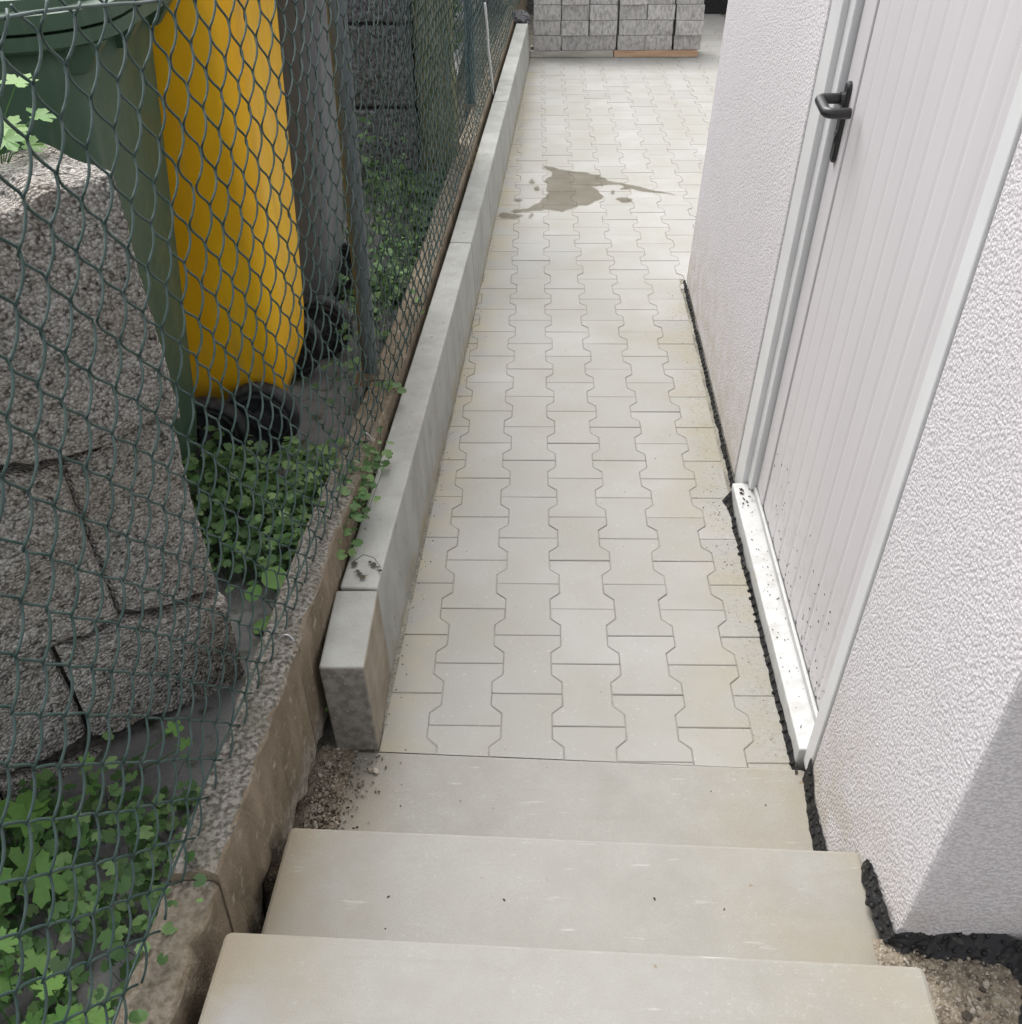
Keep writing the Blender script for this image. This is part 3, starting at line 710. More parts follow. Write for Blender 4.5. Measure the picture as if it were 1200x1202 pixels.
b = bmesh.new(); box(b, -0.66, -0.49, 3.04, 3.26, 0.1, 1.75, 0.012, 3)
bmesh.ops.subdivide_edges(b, edges=[e for e in b.edges if e.calc_length() > .5], cuts=16)
for v in b.verts: v.co += Vector((fbm(v.co, 7)*0.012, fbm(v.co+Vector((3, 0, 0)), 7)*.012, 0))
setp(obj('mossy_pier', b, 'moss', loc=(-.57, 3.15, .2)), 'pale mossy concrete pier at the end of the dark block wall', 'pier')

# ------------------------------------------------------------------ house
def H(u, w, z): return Vector((.461+.02*u+w+.0425*z, u-.02*w-.0275*z, z))
def hbox(b, u0, u1, w0, w1, z0, z1, bevel=0.0, seg=2):
    hexa(b, [H(u0, w0, z0), H(u0, w1, z0), H(u1, w1, z0), H(u1, w0, z0), H(u0, w0, z1), H(u0, w1, z1), H(u1, w1, z1), H(u1, w0, z1)], bevel, seg)
house = empty('house', H(0.7, 1.5, 0), 'white rendered house wall with a door on the right of the path', 'house')
b = bmesh.new()
hbox(b, 0.803, 2.262, 0.0, 0.25, 0.010, 5.6, 0.006, 2)  # carried up out of view to two storeys to dim the near path
b2 = b
hbox(b2, -0.855, -0.352, 0.0, 0.25, -0.10, 5.6, 0.010, 3)
hbox(b2, -0.3515, 0.8025, 0.0, 0.25, 2.14, 5.6)
hbox(b2, -0.845, 2.25, 0.25, 4.0, -0.1, 5.6)
hbox(b2, -0.853, 2.25, 4.001, 4.2, -0.1, 5.6)
obj('wall', b2, 'render', house)
b = bmesh.new(); hbox(b, -1.1, 2.5, -0.40, 4.3, 5.6, 5.75, .01); obj('unseen_roof_slab', b, 'render', house)  # unseen roof over the wall raised to shade the near path
# door frame: jambs (outer face, then a step back to the seal)
fr = bmesh.new()
def taper(b, u0b, u0t, u1b, u1t, w0, w1, z0, z1, bev=.003):
    hexa(b, [H(u0b, w0, z0), H(u0b, w1, z0), H(u1b, w1, z0), H(u1b, w0, z0), H(u0t, w0, z1), H(u0t, w1, z1), H(u1t, w1, z1), H(u1t, w0, z1)], bev, 2)
taper(fr, .705, .705, .8025, .8025, .004, .245, -.02, 2.06)
obj('door_jamb', fr, 'frame', house)
fr = bmesh.new(); taper(fr, .656, .656, .705, .705, .0185, .10, .062, 2.06); obj('jamb_stop', fr, 'frame', house)
fr = bmesh.new(); taper(fr, -.3515, -.3515, -.306, -.306, -.003, .245, .020, 2.06); obj('door_jamb', fr, 'frame', house)
fr = bmesh.new(); taper(fr, -.3515, -.3515, .8025, .8025, .010, .245, 2.061, 2.139); obj('door_head', fr, 'frame', house)
sl_ = bmesh.new(); hexa(sl_, [H(-.306, -.016, -.02), H(-.306, .09, -.02), H(.7045, .09, -.02), H(.7045, -.024, -.02), H(-.306, -.016, .052), H(-.306, .09, .058), H(.7045, .09, .058), H(.7045, -.024, .052)], .004, 2)
obj('door_sill', sl_, 'sill', house)
b = bmesh.new(); hbox(b, -.305, .6555, .028, .036, .0585, .075, .0015); obj('sill_lip', b, 'sill', house)
# leaf: boards with recessed joints
door = bmesh.new(); hbox(door, -.298, .645, .052, .085, .078, 2.05); door = obj('door', door, 'door', house)
b = bmesh.new(); hbox(b, .6455, .6548, .040, .060, .06, 2.055); obj('door_seal', b, 'rubber', door)
b = bmesh.new(); hbox(b, .555, .645, .034, .0515, .078, 2.05, .003); obj('door_stile', b, 'door', door)
b = bmesh.new(); hbox(b, -.298, -.262, .034, .0515, .078, 2.05, .003); obj('door_stile', b, 'door', door)
nb = 10; pw = (.553+.260)/nb
for i in range(nb):
    u0 = -.260 + i*pw; b = bmesh.new()
    prof = [(u0+.0002, .0515), (u0+.0002, .0386), (u0+.004, .0383), (u0+.012, .0373), (u0+pw*.5, .0372), (u0+pw-.012, .0373), (u0+pw-.004, .0383), (u0+pw-.0002, .0386), (u0+pw-.0002, .0515)]
    loft(b, [[H(u, w, .078) for u, w in prof], [H(u, w, 2.05) for u, w in prof]], True, True)
    bmesh.ops.recalc_face_normals(b, faces=b.faces[:]); obj('door_panel', b, 'door', door)
# handle
b = bmesh.new(); hu, hz0, hz1 = .605, 1.018, 1.195; hw_ = .0325
ring = []
def plate_outline(d):
    o = []; r = .0155-d; 
    for k in range(9): a = math.pi*k/8; o.append((hu+r*math.cos(a), hz1-.0155+r*math.sin(a)))
    for k in range(9): a = math.pi+math.pi*k/8; o.append((hu+r*math.cos(a), hz0+.0155+r*math.sin(a)))
    return o
loft(b, [[H(u, .034, z) for u, z in plate_outline(0)], [H(u, .027, z) for u, z in plate_outline(.0005)], [H(u, .024, z) for u, z in plate_outline(.004)]])
obj('handle_plate', b, 'handle', door)
b = bmesh.new(); hz = 1.158
def arc_path(ctrl, r=.018, n=6):
    pts = [Vector(ctrl[0])]
    for i in range(1, len(ctrl)-1):
        p0, p1, p2 = Vector(ctrl[i-1]), Vector(ctrl[i]), Vector(ctrl[i+1])
        a = p1+(p0-p1).normalized()*r; c = p1+(p2-p1).normalized()*r
        for k in range(n+1): t = k/n; pts.append(a*(1-t)**2+p1*2*t*(1-t)+c*t*t)
    pts.append(Vector(ctrl[-1])); return pts
P_ = arc_path([H(hu, .028, hz), H(hu, -.030, hz), H(hu-.105, -.034, hz-.004), H(hu-.105, .016, hz-.004)])
tube(b, P_, 0.0112, 14); obj('handle', b, 'handle', door, smooth=True)
b = bmesh.new(); tube(b, [H(hu, .0245, hz), H(hu, .016, hz)], [.0145, .0135], 16); obj('handle_collar', b, 'handle', door)
b = bmesh.new(); tube(b, [H(hu, .0245, 1.082), H(hu, .0215, 1.082)], .0075, 14); 
hbox(b, hu-.0032, hu+.0032, .0215, .024, 1.062, 1.080, .001); obj('keyhole', b, 'rubber', door)
# dirt splashed on the door foot and sill
b = bmesh.new()
def speck(b, p, n, s, el=1.0, ang=0.0):
    n = n.normalized(); a = n.cross(Vector((0.3, 0.2, 0.9))).normalized(); c = n.cross(a)
    a2 = a*math.cos(ang)+c*math.sin(ang); c2 = n.cross(a2)
    vs = [b.verts.new(p + (a2*math.cos(t)*el + c2*math.sin(t))*s*rnd(.7, 1.2) - n*.0002) for t in [k*math.pi/3 for k in range(6)]]
    top = b.verts.new(p + n*s*.45)
    for k in range(6): b.faces.new((vs[k], vs[(k+1) % 6], top))
NW = H(0, -1, 0)-H(0, 0, 0); NZ = Vector((0, 0, 1))
for i in range(95):
    u = rnd(-.25, .56); zz = .08 + abs(random.gauss(0, .12)) + (0.0 if u < .3 else 0.02)
    if random.random() < .3: u = rnd(-.25, .05); zz = .08+abs(random.gauss(.05, .08))
    speck(b, H(u, .0368, zz), NW, rnd(.0009, .0028), rnd(1, 2.6), rnd(0, 3))
for i in range(60): 
    u = rnd(-.29, .66); w = rnd(-.012, .026); speck(b, H(u, w, .0545+(w+.012)*.05), NZ, rnd(.0007, .002), rnd(1, 1.6), rnd(0, 3))
for i in range(24): u = rnd(.58, .68); speck(b, H(u, rnd(-.008, .026), .0555), NZ, rnd(.001, .004), rnd(1, 1.6), rnd(0, 3))
for i in range(nb): speck(b, H(-.262+i*pw, .037, .083), NW, rnd(.002, .0038)); speck(b, H(-.258+i*pw, .037, .08+rnd(0, .012)), NW, rnd(.001, .003))
setp(obj('dirt_specks', b, 'crumbs', door), kind='stuff')

# black dimpled membrane at the wall foot
def ribbon(name, pts_lo, pts_hi, label, group, rough=0.0028, dimple=0.018, per=60):
    """ragged strip between two polylines, with studs pressed out of it"""
    b = bmesh.new(); n = len(pts_lo); nv = 6; g = []
    for i in range(n):
        lo, hi = Vector(pts_lo[i]), Vector(pts_hi[i]); row = []
        for k in range(nv+1):
            t = k/nv; p = lo.lerp(hi, t)
            q = Vector((fbm(p, 55), fbm(p+Vector((3, 1, 2)), 55), fbm(p+Vector((7, 1, 2)), 40)))*rough
            row.append(b.verts.new(p + q))
        g.append(row)
    for i in range(n-1):
        for k in range(nv): b.faces.new((g[i][k], g[i+1][k], g[i+1][k+1], g[i][k+1]))
    # studs
    L = 0
    for i in range(1, n):
        L += (Vector(pts_lo[i])-Vector(pts_lo[i-1])).length
        if L > dimple:
            L = 0
            for t in (.3, .75):
                p = Vector(pts_lo[i]).lerp(Vector(pts_hi[i]), t); nn = Vector((-.6, -.3, .75)).normalized()
                bmesh.ops.create_icosphere(b, subdivisions=1, radius=rnd(.0035, .0055), matrix=Matrix.Translation(p+nn*.001+Vector((rnd(-.002, .002), rnd(-.002, .002), 0))))
    return setp(obj(name, b, 'membrane', loc=pts_lo[0]), label, 'damp proof membrane', group)
lo, hi = [], []
n = 170
for i in range(n+1):
    u = -.335 + (2.262+.335)*i/n
    inn = -.030 if u < .70 else -.004
    if u < .70: inn = -.0155 - .0135*(u+.335)/1.1
    tk = .0085 + .005*fbm((u*9, 1, 1), 1) + (.012*math.exp(-((u-.69)/.03)**2))
    lo.append(H(u, inn-tk, -.002)); hi.append(H(u, inn, .012+.006*fbm((u*14, 5, 1), 1)+(.02*math.exp(-((u-.69)/.04)**2))))
ribbon('membrane_strip', lo, hi, 'thin ragged black membrane strip between the pavers and the house wall', 'black membranes along the foot of the house')
lo, hi = [], []
for i in range(41):
    u = -.345 - .285*i/40; t = i/40
    tk = .004+.013*math.sin(min(1, t*1.15)*math.pi*.55)
    lo.append(H(u, -tk-.004, .004)); hi.append(H(u, -.003, .030+.006*fbm((u*20, 2, 2), 1)+.045*max(0, 1-t*4)))
ribbon('membrane_strip', lo, hi, 'black membrane strip at the wall foot beside the lowest step', 'black membranes along the foot of the house', dimple=.016)
lo, hi = [], []
for i in range(29):
    u = -.682 - .175*i/28; t = i/28; h = .016*math.sin(min(1, t/.16)*math.pi/2) - .016*t
    lo.append(H(u, -.004-.017*math.sin(min(1, t*1.3+.05)*math.pi/2), .176+.048*t)); hi.append(H(u, -.0025 - .006*t, .203+h+.052*t+.004*fbm((u*30, 2, 2), 1)))
gp = [(.448, -.876), (.49, -.884), (.54, -.890), (.585, -.896), (.618, -.920), (.612, -.965), (.590, -1.01), (.565, -1.07), (.55, -1.14)]
hp = [(.472, -.862, .262), (.51, -.8585, .258), (.555, -.859, .266), (.605, -.861, .270), (.652, -.885, .252), (.645, -.955, .240), (.622, -1.01, .222), (.596, -1.07, .202), (.582, -1.14, .188)]
for i in range(70):
    q = i/69*(len(gp)-1); k = min(int(q), len(gp)-2); f = q-k
    a0, a1 = Vector((*gp[k], .226-.05*max(0, min(1, (-.92-gp[k][1])/.25)))), Vector((*gp[k+1], .226-.05*max(0, min(1, (-.92-gp[k+1][1])/.25))))
    lo.append(a0.lerp(a1, f) + Vector((0, .010*fbm((q*2.2, 3, 3), 1), 0))); hi.append(Vector(hp[k]).lerp(Vector(hp[k+1]), f) + Vector((0, 0, .006*fbm((q*3, 3, 8), 1))))
ribbon('membrane_strip', lo, hi, 'crumpled black membrane wrapped around the near corner of the house', 'black membranes along the foot of the house', rough=.0045, dimple=.020)

# ------------------------------------------------------------------ grit, gravel and rubble
bm = bmesh.new()
g = []
for i in range(26):
    x = .415 + i*.05; row = []
    for j in range(28):
        y = -2.2 + j*.0505; row.append(bm.verts.new((x, min(y, H(-.857, 0, 0).y), .228 + .008*fbm((x, y, 0), 12) - .05*max(0, min(1, (-.92-y)/.25)))))
    g.append(row)
for i in range(25):
    for j in range(27): bm.faces.new((g[i][j], g[i+1][j], g[i+1][j+1], g[i][j+1]))
setp(obj('bare_ground', bm, 'grit', smooth=True), kind='structure')
bm = bmesh.new(); g = []
for i in range(12):
    row = []
    for j in range(30):
        y = -.72 + j*.0152; x = ox(y)-.055 + i*.011
        zz = .004 + .010*fbm((x, y, 0), 16) - .16*max(0, min(1, (-.60-y)/.05)) + .012*max(0, min(1, (y+.5)/.2))
        row.append(bm.verts.new((x, y, zz)))
    g.append(row)
for i in range(11):
    for j in range(29): bm.faces.new((g[i][j], g[i+1][j], g[i+1][j+1], g[i][j+1]))
setp(obj('gap_soil', bm, 'grit', smooth=True), kind='structure')
def stones(name, n, fn, smin, smax):
    b = bmesh.new(); tl = b.verts.layers.float.new('tone')
    for _ in range(n):
        x, y, z, s = fn(); s = rnd(smin, smax)*s; tn = random.random()
        before = len(b.verts)
        m = Matrix.Translation((x, y, z+s*.3)) @ Matrix.Rotation(rnd(0, 6.28), 4, Vector((rnd(-1, 1), rnd(-1, 1), rnd(-1, 1))).normalized()) @ Matrix.Diagonal((rnd(.7, 1.3), rnd(.7, 1.3), rnd(.5, .9), 1))
        r = bmesh.ops.create_icosphere(b, subdivisions=1, radius=s, matrix=m)
        for v in r['verts']: v[tl] = tn; v.co += Vector((rnd(-1, 1), rnd(-1, 1), rnd(-1, 1)))*s*.22
    return setp(obj(name, b, 'stones'), kind='stuff')
def fr_(): 
    x, y = rnd(.45, .80), rnd(-1.35, -.865); return x, y, .228 - .05*max(0, min(1, (-.92-y)/.25)), 1 if random.random() > .06 else 2.3
stones('gravel', 2300, fr_, .0012, .0040)
def fl_():
    y = rnd(-.60, -.27); x = ox(y) + abs(random.gauss(0, .05 if y > -.42 else .038))
    sl = x > -.55 + .012
    return x, y, (.007 if sl else .012), 1 if random.random() > .05 else 2.2
stones('gravel', 1300, fl_, .0009, .0036)
b = bmesh.new()
def crumb(b, p, s):
    m = Matrix.Translation(p) @ Matrix.Rotation(rnd(0, 6), 4, 'Z') @ Matrix.Diagonal((rnd(.7, 1.6), rnd(.6, 1.1), .6, 1))
    r = bmesh.ops.create_icosphere(b, subdivisions=1, radius=s, matrix=m)
    for v in r['verts']: v.co += Vector((rnd(-1, 1), rnd(-1, 1), rnd(-1, 1)))*s*.25
for i in range(130):
    u = rnd(-.33, 2.2); d = abs(random.gauss(0, .035)); crumb(b, H(u, -.045-d, .001), rnd(.0006, .0016)*(1.0 if d < .05 else .7))
for i in range(45): crumb(b, H(rnd(.35, .8), -.05-abs(random.gauss(0, .03)), .001), rnd(.0007, .002))
for i in range(60): crumb(b, (rnd(-.45, .45), rnd(-.25, 2.5), .001), rnd(.0006, .0016))
for i in range(110):
    y = rnd(-.25, 4); crumb(b, (kx(y)+abs(random.gauss(0, .012))+.003, y, .001), rnd(.0008, .0022))
for i in range(7): crumb(b, (rnd(-.45, .4), rnd(-.62, -.33), .007), rnd(.0008, .002))
for i in range(5): crumb(b, (rnd(-.5, .4), rnd(-.92, -.68), .181), rnd(.0008, .0024))
for i in range(16): crumb(b, (rnd(-.60, -.48)*1.0, rnd(-.6, -.4), .012), rnd(.002, .006))
setp(obj('dirt_crumbs', b, 'crumbs'), kind='stuff')
def rock(name, loc, s, mat, label, cat, group=None, seed=0, sub=3):
    b = bmesh.new(); bmesh.ops.create_icosphere(b, subdivisions=sub, radius=1)
    for v in b.verts:
        d = 1 + .35*mn.noise(v.co*1.1+Vector((seed, 0, 0))) + .12*mn.noise(v.co*3.3+Vector((seed, 3, 0))) + .04*mn.noise(v.co*9)
        v.co = Vector((v.co.x*s[0]*d, v.co.y*s[1]*d, v.co.z*s[2]*d)) + Vector(loc)
    return setp(obj(name, b, mat, loc=loc), label, cat, group)
rock('concrete_lump', (.690, -.905, .245), (.050, .065, .045), 'chunk', 'broken pale concrete lump lying by the near house corner', 'rubble', seed=4)
rock('small_stone', (-.545, -.505, .014), (.010, .008, .007), 'crumbs', 'small dark stone on the lowest step beside the old wall', 'stone', seed=2, sub=2)
rock('dark_lump', (-.235, 6.33, .27), (.07, .12, .05), 'darkwall', 'dark lump at the far end of the concrete kerb', 'rubble', seed=8)  # dark lump filling the dark spot past the kerb end

# ------------------------------------------------------------------ block stack and what stands behind
vm = []
for q in range(3):
    b = bmesh.new(); box(b, -.0985, .0985, 0, .2, 0, .1005, .004, 2); me = bpy.data.meshes.new('stacked_block')
    bmesh.ops.subdivide_edges(b, edges=[e for e in b.edges if e.calc_length() > .08], cuts=3, use_grid_fill=True)
    for v in b.verts: v.co += Vector((fbm(v.co+Vector((q, 0, 0)), 30)*.0022, fbm(v.co+Vector((q, 3, 0)), 30)*.003, 0))
    b.to_mesh(me); b.free(); me.materials.append(MAT['stack']); vm.append(me)
LAY = ['bottom', 'second', 'third', 'fourth', 'top']
xr = [-.136, .057, .262, .468, .675, .885]
for j in range(5):
    for i in range(6):
        o = inst('stacked_block', random.choice(vm), None, (-.135+.2045*i+.1 + rnd(-.004, .010)*(1 if i % 2 else -.6), 6.36+rnd(-.014, .014), .0445+.1025*j), (0, 0, rnd(-.02, .02)))
        setp(o, 'grey concrete block in the %s layer of the stack, %s from the kerb' % (LAY[j], ORD[i]), 'block', 'grey concrete blocks stacked at the end of the path')
for nm, x0, x1, mt, lb in (('timber_batten', -.155, .452, 'grey_timber', 'weathered grey timber batten under the left half of the block stack'), ('timber_batten', .458, 1.07, 'orange_timber', 'orange brown timber batten under the right half of the block stack')):
    b = bmesh.new(); box(b, x0, x1, 6.345, 6.40, .002, .043, .003, 2); setp(obj(nm, b, mt, loc=(x0, 6.4, 0)), lb, 'batten', 'timber battens under the block stack')
b = bmesh.new(); box(b, -.155, 1.07, 6.50, 6.56, .002, .043, .003, 2); setp(obj('timber_batten', b, 'grey_timber', loc=(0, 6.5, 0)), 'timber batten at the back under the block stack', 'batten', 'timber battens under the block stack')
fw = empty('far_white_wall', (1.9, 8.0, 0), 'patch of white rendered wall beyond the right end of the block stack', 'wall')
b = bmesh.new(); box(b, 1.12, 4.2, 7.9, 8.2, .16, 2.4, .01); obj('wall', b, 'render', fw)
b = bmesh.new(); box(b, 1.14, 4.2, 7.96, 8.2, -.1, .158); obj('dark_gap_fill', b, 'membrane', fw)  # black fill painting in the dark gap below the white wall
b = bmesh.new(); box(b, -3.0, 1.10, 8.0, 8.3, -.1, 2.2); setp(obj('far_dark_wall', b, 'darkwall', loc=(0, 8, 0)), 'dark rough wall closing the passage behind the block stack', 'wall')

# ------------------------------------------------------------------ plants
def leaf_fan(b, tl, c, n, up, outline, tone, cup=0.15):
    """leaf blade from an outline of (angle, radius); n = normal, up = direction of the tip"""
    n = n.normalized(); t = (up - n*up.dot(n)); t = t.normalized() if t.length > 1e-4 else n.orthogonal().normalized(); s = n.cross(t)
    cv = b.verts.new(c); cv[tl] = tone; vs = []
    for a, r in outline:
        v = b.verts.new(c + (t*math.cos(a) + s*math.sin(a))*r + n*(cup*r*(1.0 if abs(math.sin(a)) > .3 else .55))); v[tl] = min(1, max(0, tone+rnd(-.06, .06))); vs.append(v)
    for k in range(len(vs)): b.faces.new((cv, vs[k], vs[(k+1) % len(vs)]))
def round_outline(r, n=11):
    o = []
    for k in range(n):
        a = math.pi + 0.35 + (2*math.pi-0.7)*k/(n-1); q = 1.0 + (0.09 if k % 2 else -.08); o.append((a, r*q))
    o.append((math.pi, r*.25)); return o
def lobed_outline(r, lobes=5, ser=3):
    o = []; m = lobes*ser*2
    for k in range(m+1):
        a = -2.55 + 5.1*k/m; ph = (a+2.55)/5.1*lobes
        lob = abs(math.sin(math.pi*ph)); env = 0.66 + 0.34*math.cos(a*.6)
        q = env*(0.50 + 0.50*lob**.7) * (1.06 if k % 2 else .93); o.append((a, r*q))
    o.append((math.pi, r*.10)); return o
def oval_outline(r, n=10):
    return [(2*math.pi*k/n, r*(0.55+0.45*abs(math.cos(math.pi*k/n))**1.2 if True else 1)*(1 if k else 1.1)) for k in range(n)]
def patch(name, mat, n, fn, smin, smax, label=None):
    b = bmesh.new(); tl = b.verts.layers.float.new('tone')
    for _ in range(n):
        base, h, lean = fn(); r = rnd(smin, smax); tone = random.random()**1.5
        c = base + Vector((lean.x*h, lean.y*h, h))
        nrm = Vector((rnd(-.5, .5)+lean.x*.6, rnd(-.6, .4)+lean.y*.6, 1))
        leaf_fan(b, tl, c, nrm, Vector((rnd(-1, 1), rnd(-1, 1), 0)), round_outline(r, 15), tone, rnd(-.1, .25))
        if random.random() < .55:
            q0 = len(b.verts); tube(b, [base, base.lerp(c, .6)+Vector((rnd(-.005, .005), rnd(-.005, .005), 0)), c-Vector((0, 0, .001))], .0006, 3, False)
    return setp(obj(name, b, mat), kind='stuff')
def f1():
    while True:
        y = rnd(-.03, .50); x = rnd(-1.02, fx(y)+.02)
        w = 1 - ((y-.24)/.29)**2
        if w > 0 and random.random() < w*1.1 and not (x > -.70 and y < .02): break
    hmax = .155*w**.5*(0.75+.5*fbm((x, y, 0), 5))+.02
    return Vector((x, y, GZ)), hmax*math.sqrt(random.random())*1.25, Vector((rnd(-.4, .5), rnd(-.5, .4), 0))
patch('ground_ivy', 'ground_ivy_leaf', 1400, f1, .0075, .0150)
def f1b():
    y = random.gauss(.34, .07); x = fx(y)+.01+rnd(-.05, .035)
    return Vector((x, y, .30)), rnd(.02, .08), Vector((rnd(.0, .6), rnd(-.5, .4), 0))
patch('ground_ivy', 'ground_ivy_leaf', 36, f1b, .004, .009)
def f2():
    while True:
        y = rnd(-1.35, -.60); x = rnd(-1.35, fx(y)+.0)
        p = pf(0, .25); 
        if (Vector((x, y, .2))-PB).dot(PN) > 0.03: break
    return Vector((x, y, GZ)), rnd(.015, .15)*(0.75+.7*fbm((x, y, 0), 4)), Vector((rnd(-.4, .4), rnd(-.5, .3), 0))
patch('ground_ivy', 'ground_ivy_leaf', 1700, f2, .0075, .0155)
def f2b():
    y = rnd(-1.12, -.80); x = fx(y)+rnd(-.02, .03)
    return Vector((x, y, .33)), rnd(.01, .07), Vector((rnd(-.3, .4), rnd(-.4, .4), 0))
patch('ground_ivy', 'ground_ivy_leaf', 26, f2b, .006, .013)
def f3():
    y = random.gauss(1.55, .28); x = fx(y)-.10-abs(random.gauss(0, .09))
    return Vector((x, y, GZ)), rnd(.01, .15), Vector((rnd(-.5, .5), rnd(-.5, .4), 0))
patch('yard_weeds', 'ground_ivy_leaf', 240, f3, .008, .019)
def f4():
    y = rnd(1.6, 2.9); x = fx(y)-.08-abs(random.gauss(0, .3))
    h = .42*math.exp(-((x+.85)/.16)**2)*math.exp(-((y-2.35)/.4)**2)+.05
    return Vector((x, y, GZ)), h*random.random()*1.2, Vector((rnd(-.3, .3), rnd(-.4, .3), 0))
patch('yard_weeds', 'dull_leaf', 900, f4, .010, .022)
def plant(name, loc, label, group, leaves, mat, kind='lobed'):
    e = empty(name, loc, label, 'weed', group)
    for (dx, dy, h, r, az, nz) in leaves:
        b = bmesh.new(); tl = b.verts.layers.float.new('tone'); base = Vector(loc); c = base+Vector((dx, dy, h)); tone = rnd(.3, .9)
        d = Vector((math.cos(az), math.sin(az), -.15))
        o = lobed_outline(r) if kind == 'lobed' else (lobed_outline(r, 7, 3) if kind == 'fern' else oval_outline(r))
        leaf_fan(b, tl, c, Vector((rnd(-.3, .3)+nz[0], rnd(-.3, .2)+nz[1], 1)), d, o, tone, rnd(.05, .22))
        tube(b, [base+Vector((dx*.05, dy*.05, -.01)), base+Vector((dx*.5, dy*.5, h*.65)), c], .0011, 4, False)
        obj('leaf', b, mat, e)
    return e
def spread(n, rad, h0, h1, r0, r1):
    out = []
    for i in range(n):
        az = i*2.4+rnd(-.4, .4); q = rad*math.sqrt((i+.7)/n); out.append((q*math.cos(az), q*math.sin(az), rnd(h0, h1), rnd(r0, r1), az, (math.cos(az)*.3, math.sin(az)*.3-.2)))
    return out
G1 = 'lobed green weeds at the foot of the fence'
plant('lobed_weed', (-.99, -.80, GZ), 'large mid-green lobed weed at the left edge below the block pier', G1, spread(9, .10, .08, .19, .040, .065), 'lobed_leaf')
plant('lobed_weed', (-.86, -1.06, GZ), 'bright yellow-green frilly weed low in the bottom left corner', G1, spread(14, .10, .10, .20, .022, .036), 'lobed_leaf', 'fern')
plant('lobed_weed', (-.97, -1.05, GZ), 'bright frilly weed at the extreme bottom left edge', G1, spread(12, .09, .08, .18, .022, .036), 'lobed_leaf', 'fern')
plant('lobed_weed', (-.76, -1.10, GZ), 'bright frilly weed against the old wall at the bottom', G1, spread(10, .07, .10, .20, .020, .034), 'lobed_leaf', 'fern')
plant('lobed_weed', (-.93, -.60, GZ), 'two thin upright weeds against the foot of the block pier', G1, [(.01, 0, .13, .020, .5, (0, -.3)), (.16, .05, .16, .022, 1.2, (0, -.3)), (.17, .06, .11, .018, 2.2, (0, -.3)), (.02, -.02, .09, .02, -1, (0, -.2))], 'lobed_leaf')
plant('broadleaf_weed', (-.695, -.07, GZ), 'broad-leaved weed in front of the round-leaved ground ivy', None, [(0, 0, .11, .034, 1.5, (0, -.5)), (-.045, .0, .075, .026, 3.0, (-.2, -.3)), (.03, .01, .085, .028, .1, (.3, -.2)), (.0, -.05, .04, .024, -1.4, (0, -.5)), (.005, .03, .08, .026, 1.2, (0, 0)), (-.03, -.045, .02, .022, -2.4, (-.2, -.2))], 'lobed_leaf', 'oval')
plant('leafy_weed', (-.93, -.27, 1.275), 'leafy weed growing on top of the block pier', None, spread(13, .085, .01, .10, .024, .042), 'lobed_leaf')
plant('pale_weed', (fx(1.42)-.03, 1.42, .25), 'small yellow-green weed poking through the fence above the kerb', None, [(0.02, 0, .05, .022, .2, (0, -.3)), (.03, -.03, .02, .018, -.6, (0, -.3)), (0, .02, .07, .017, 1.6, (0, -.3))], 'lobed_leaf')
plant('wall_weed', (fx(.80)-.0, .80, .29), 'small grey-green weed on the old wall by the fence post', None, spread(7, .035, .005, .04, .012, .019), 'ground_ivy_leaf', 'oval')
plant('crevice_weed', (-.590, -.235, .08), 'tiny weed in the gap between the kerb end and old wall', None, [(.006, -.01, .03, .008, .2, (0, -.3)), (.012, -.012, .018, .007, -.6, (0, -.3)), (0, -.006, .012, .007, 1.6, (0, -.3))], 'lobed_leaf', 'oval')
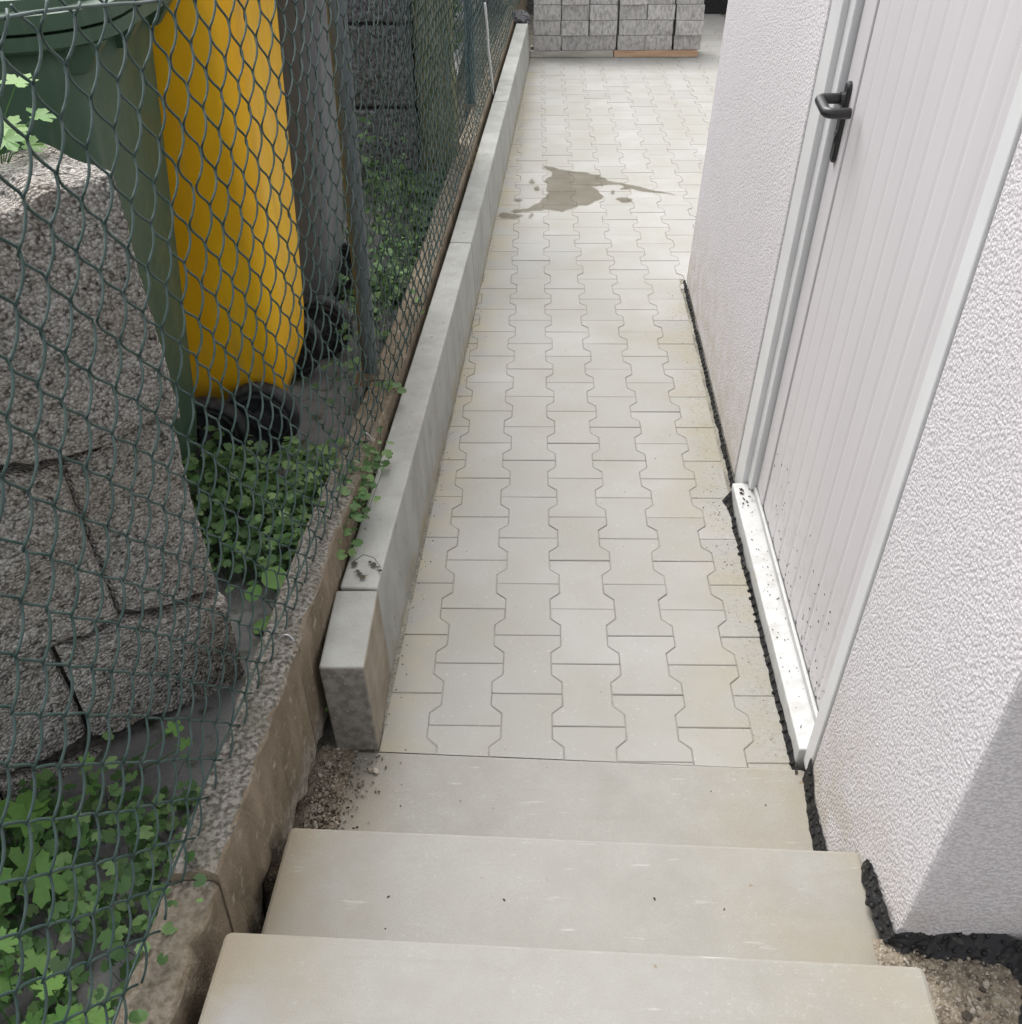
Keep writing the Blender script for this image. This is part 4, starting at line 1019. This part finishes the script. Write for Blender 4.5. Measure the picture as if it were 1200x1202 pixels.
# dry sprig on the kerb
e = empty('dry_sprig', (-.50, .05, .262), 'dark dried sprig lying on the kerb top near the joint', 'sprig')
b = bmesh.new(); tube(b, [(-.545, .055, .264), (-.52, .070, .275), (-.495, .062, .272), (-.476, .035, .264)], .0008, 5, False); obj('stem', b, 'crumbs', e)
for (x, y) in ((-.538, .045), (-.528, .02), (-.522, .012), (-.505, .055), (-.493, .045), (-.483, .035), (-.476, .022), (-.515, .0)):
    b = bmesh.new(); tl = b.verts.layers.float.new('tone')
    leaf_fan(b, tl, Vector((x, y, .2655)), Vector((rnd(-.3, .3), rnd(-.3, .3), 1)), Vector((rnd(-1, 1), rnd(-1, 1), 0)), oval_outline(rnd(.005, .009), 8), random.random(), .1)
    obj('leaf', b, 'dry_leaf', e)
b = bmesh.new(); tl = b.verts.layers.float.new('tone')
for i in range(70):
    x, y = random.gauss(-.405, .022), random.gauss(3.05, .12); a = rnd(0, 6.28); L = rnd(.02, .06)
    q = [b.verts.new((x, y, .262)), b.verts.new((x+.001, y+.001, .262)), b.verts.new((x+L*math.cos(a), y+L*math.sin(a), .262+rnd(.0, .03)))]
    tn = random.random()
    for v in q: v[tl] = tn
    b.faces.new(q)
setp(obj('straw_tuft', b, 'straw', loc=(-.40, 3.05, .262)), kind='stuff')
b = bmesh.new(); tube(b, [(-.80, 1.78, .24), (-.72, 1.79, .245), (-.63, 1.77, .25)], .005, 6); setp(obj('white_stick', b, 'cord', smooth=True, loc=(-.7, 1.78, .24)), 'thin white stick lying in the weeds behind the fence', 'stick')
# shrubs beyond the second post
def shrub(loc, s, n, label):
    e = empty('shrub', loc, label, 'shrub', 'green shrubs beyond the far fence posts')
    b = bmesh.new(); tl = b.verts.layers.float.new('tone'); L = Vector(loc)
    for _ in range(n):
        d = Vector((random.gauss(0, 1), random.gauss(0, 1), random.gauss(0, 1))).normalized()*(random.random()**.4)
        p = L + Vector((d.x*s[0], d.y*s[1], s[2]+d.z*s[2])) + Vector((fbm(d*2, 2), fbm(d*2.2, 2), fbm(d*2.4, 2)))*.12
        leaf_fan(b, tl, p, Vector((rnd(-1, 1), rnd(-1, 1), 1)), Vector((rnd(-1, 1), rnd(-1, 1), 0)), oval_outline(rnd(.018, .034), 7), random.random(), .1)
    obj('crown', b, 'dull_leaf', e)
    b = bmesh.new()
    for k in range(5): tube(b, [L, L+Vector((rnd(-.3, .3)*s[0], rnd(-.3, .3)*s[1], s[2]*.8)), L+Vector((rnd(-.7, .7)*s[0], rnd(-.7, .7)*s[1], s[2]*1.5))], [.012, .008, .003], 5)
    obj('stem', b, 'crumbs', e)
shrub((-.86, 4.7, GZ), (.34, .55, .55), 1500, 'green shrub beyond the white rope, nearer of two')
shrub((-.82, 6.3, GZ), (.40, .7, .65), 1600, 'green shrub at the far end of the wire fence')
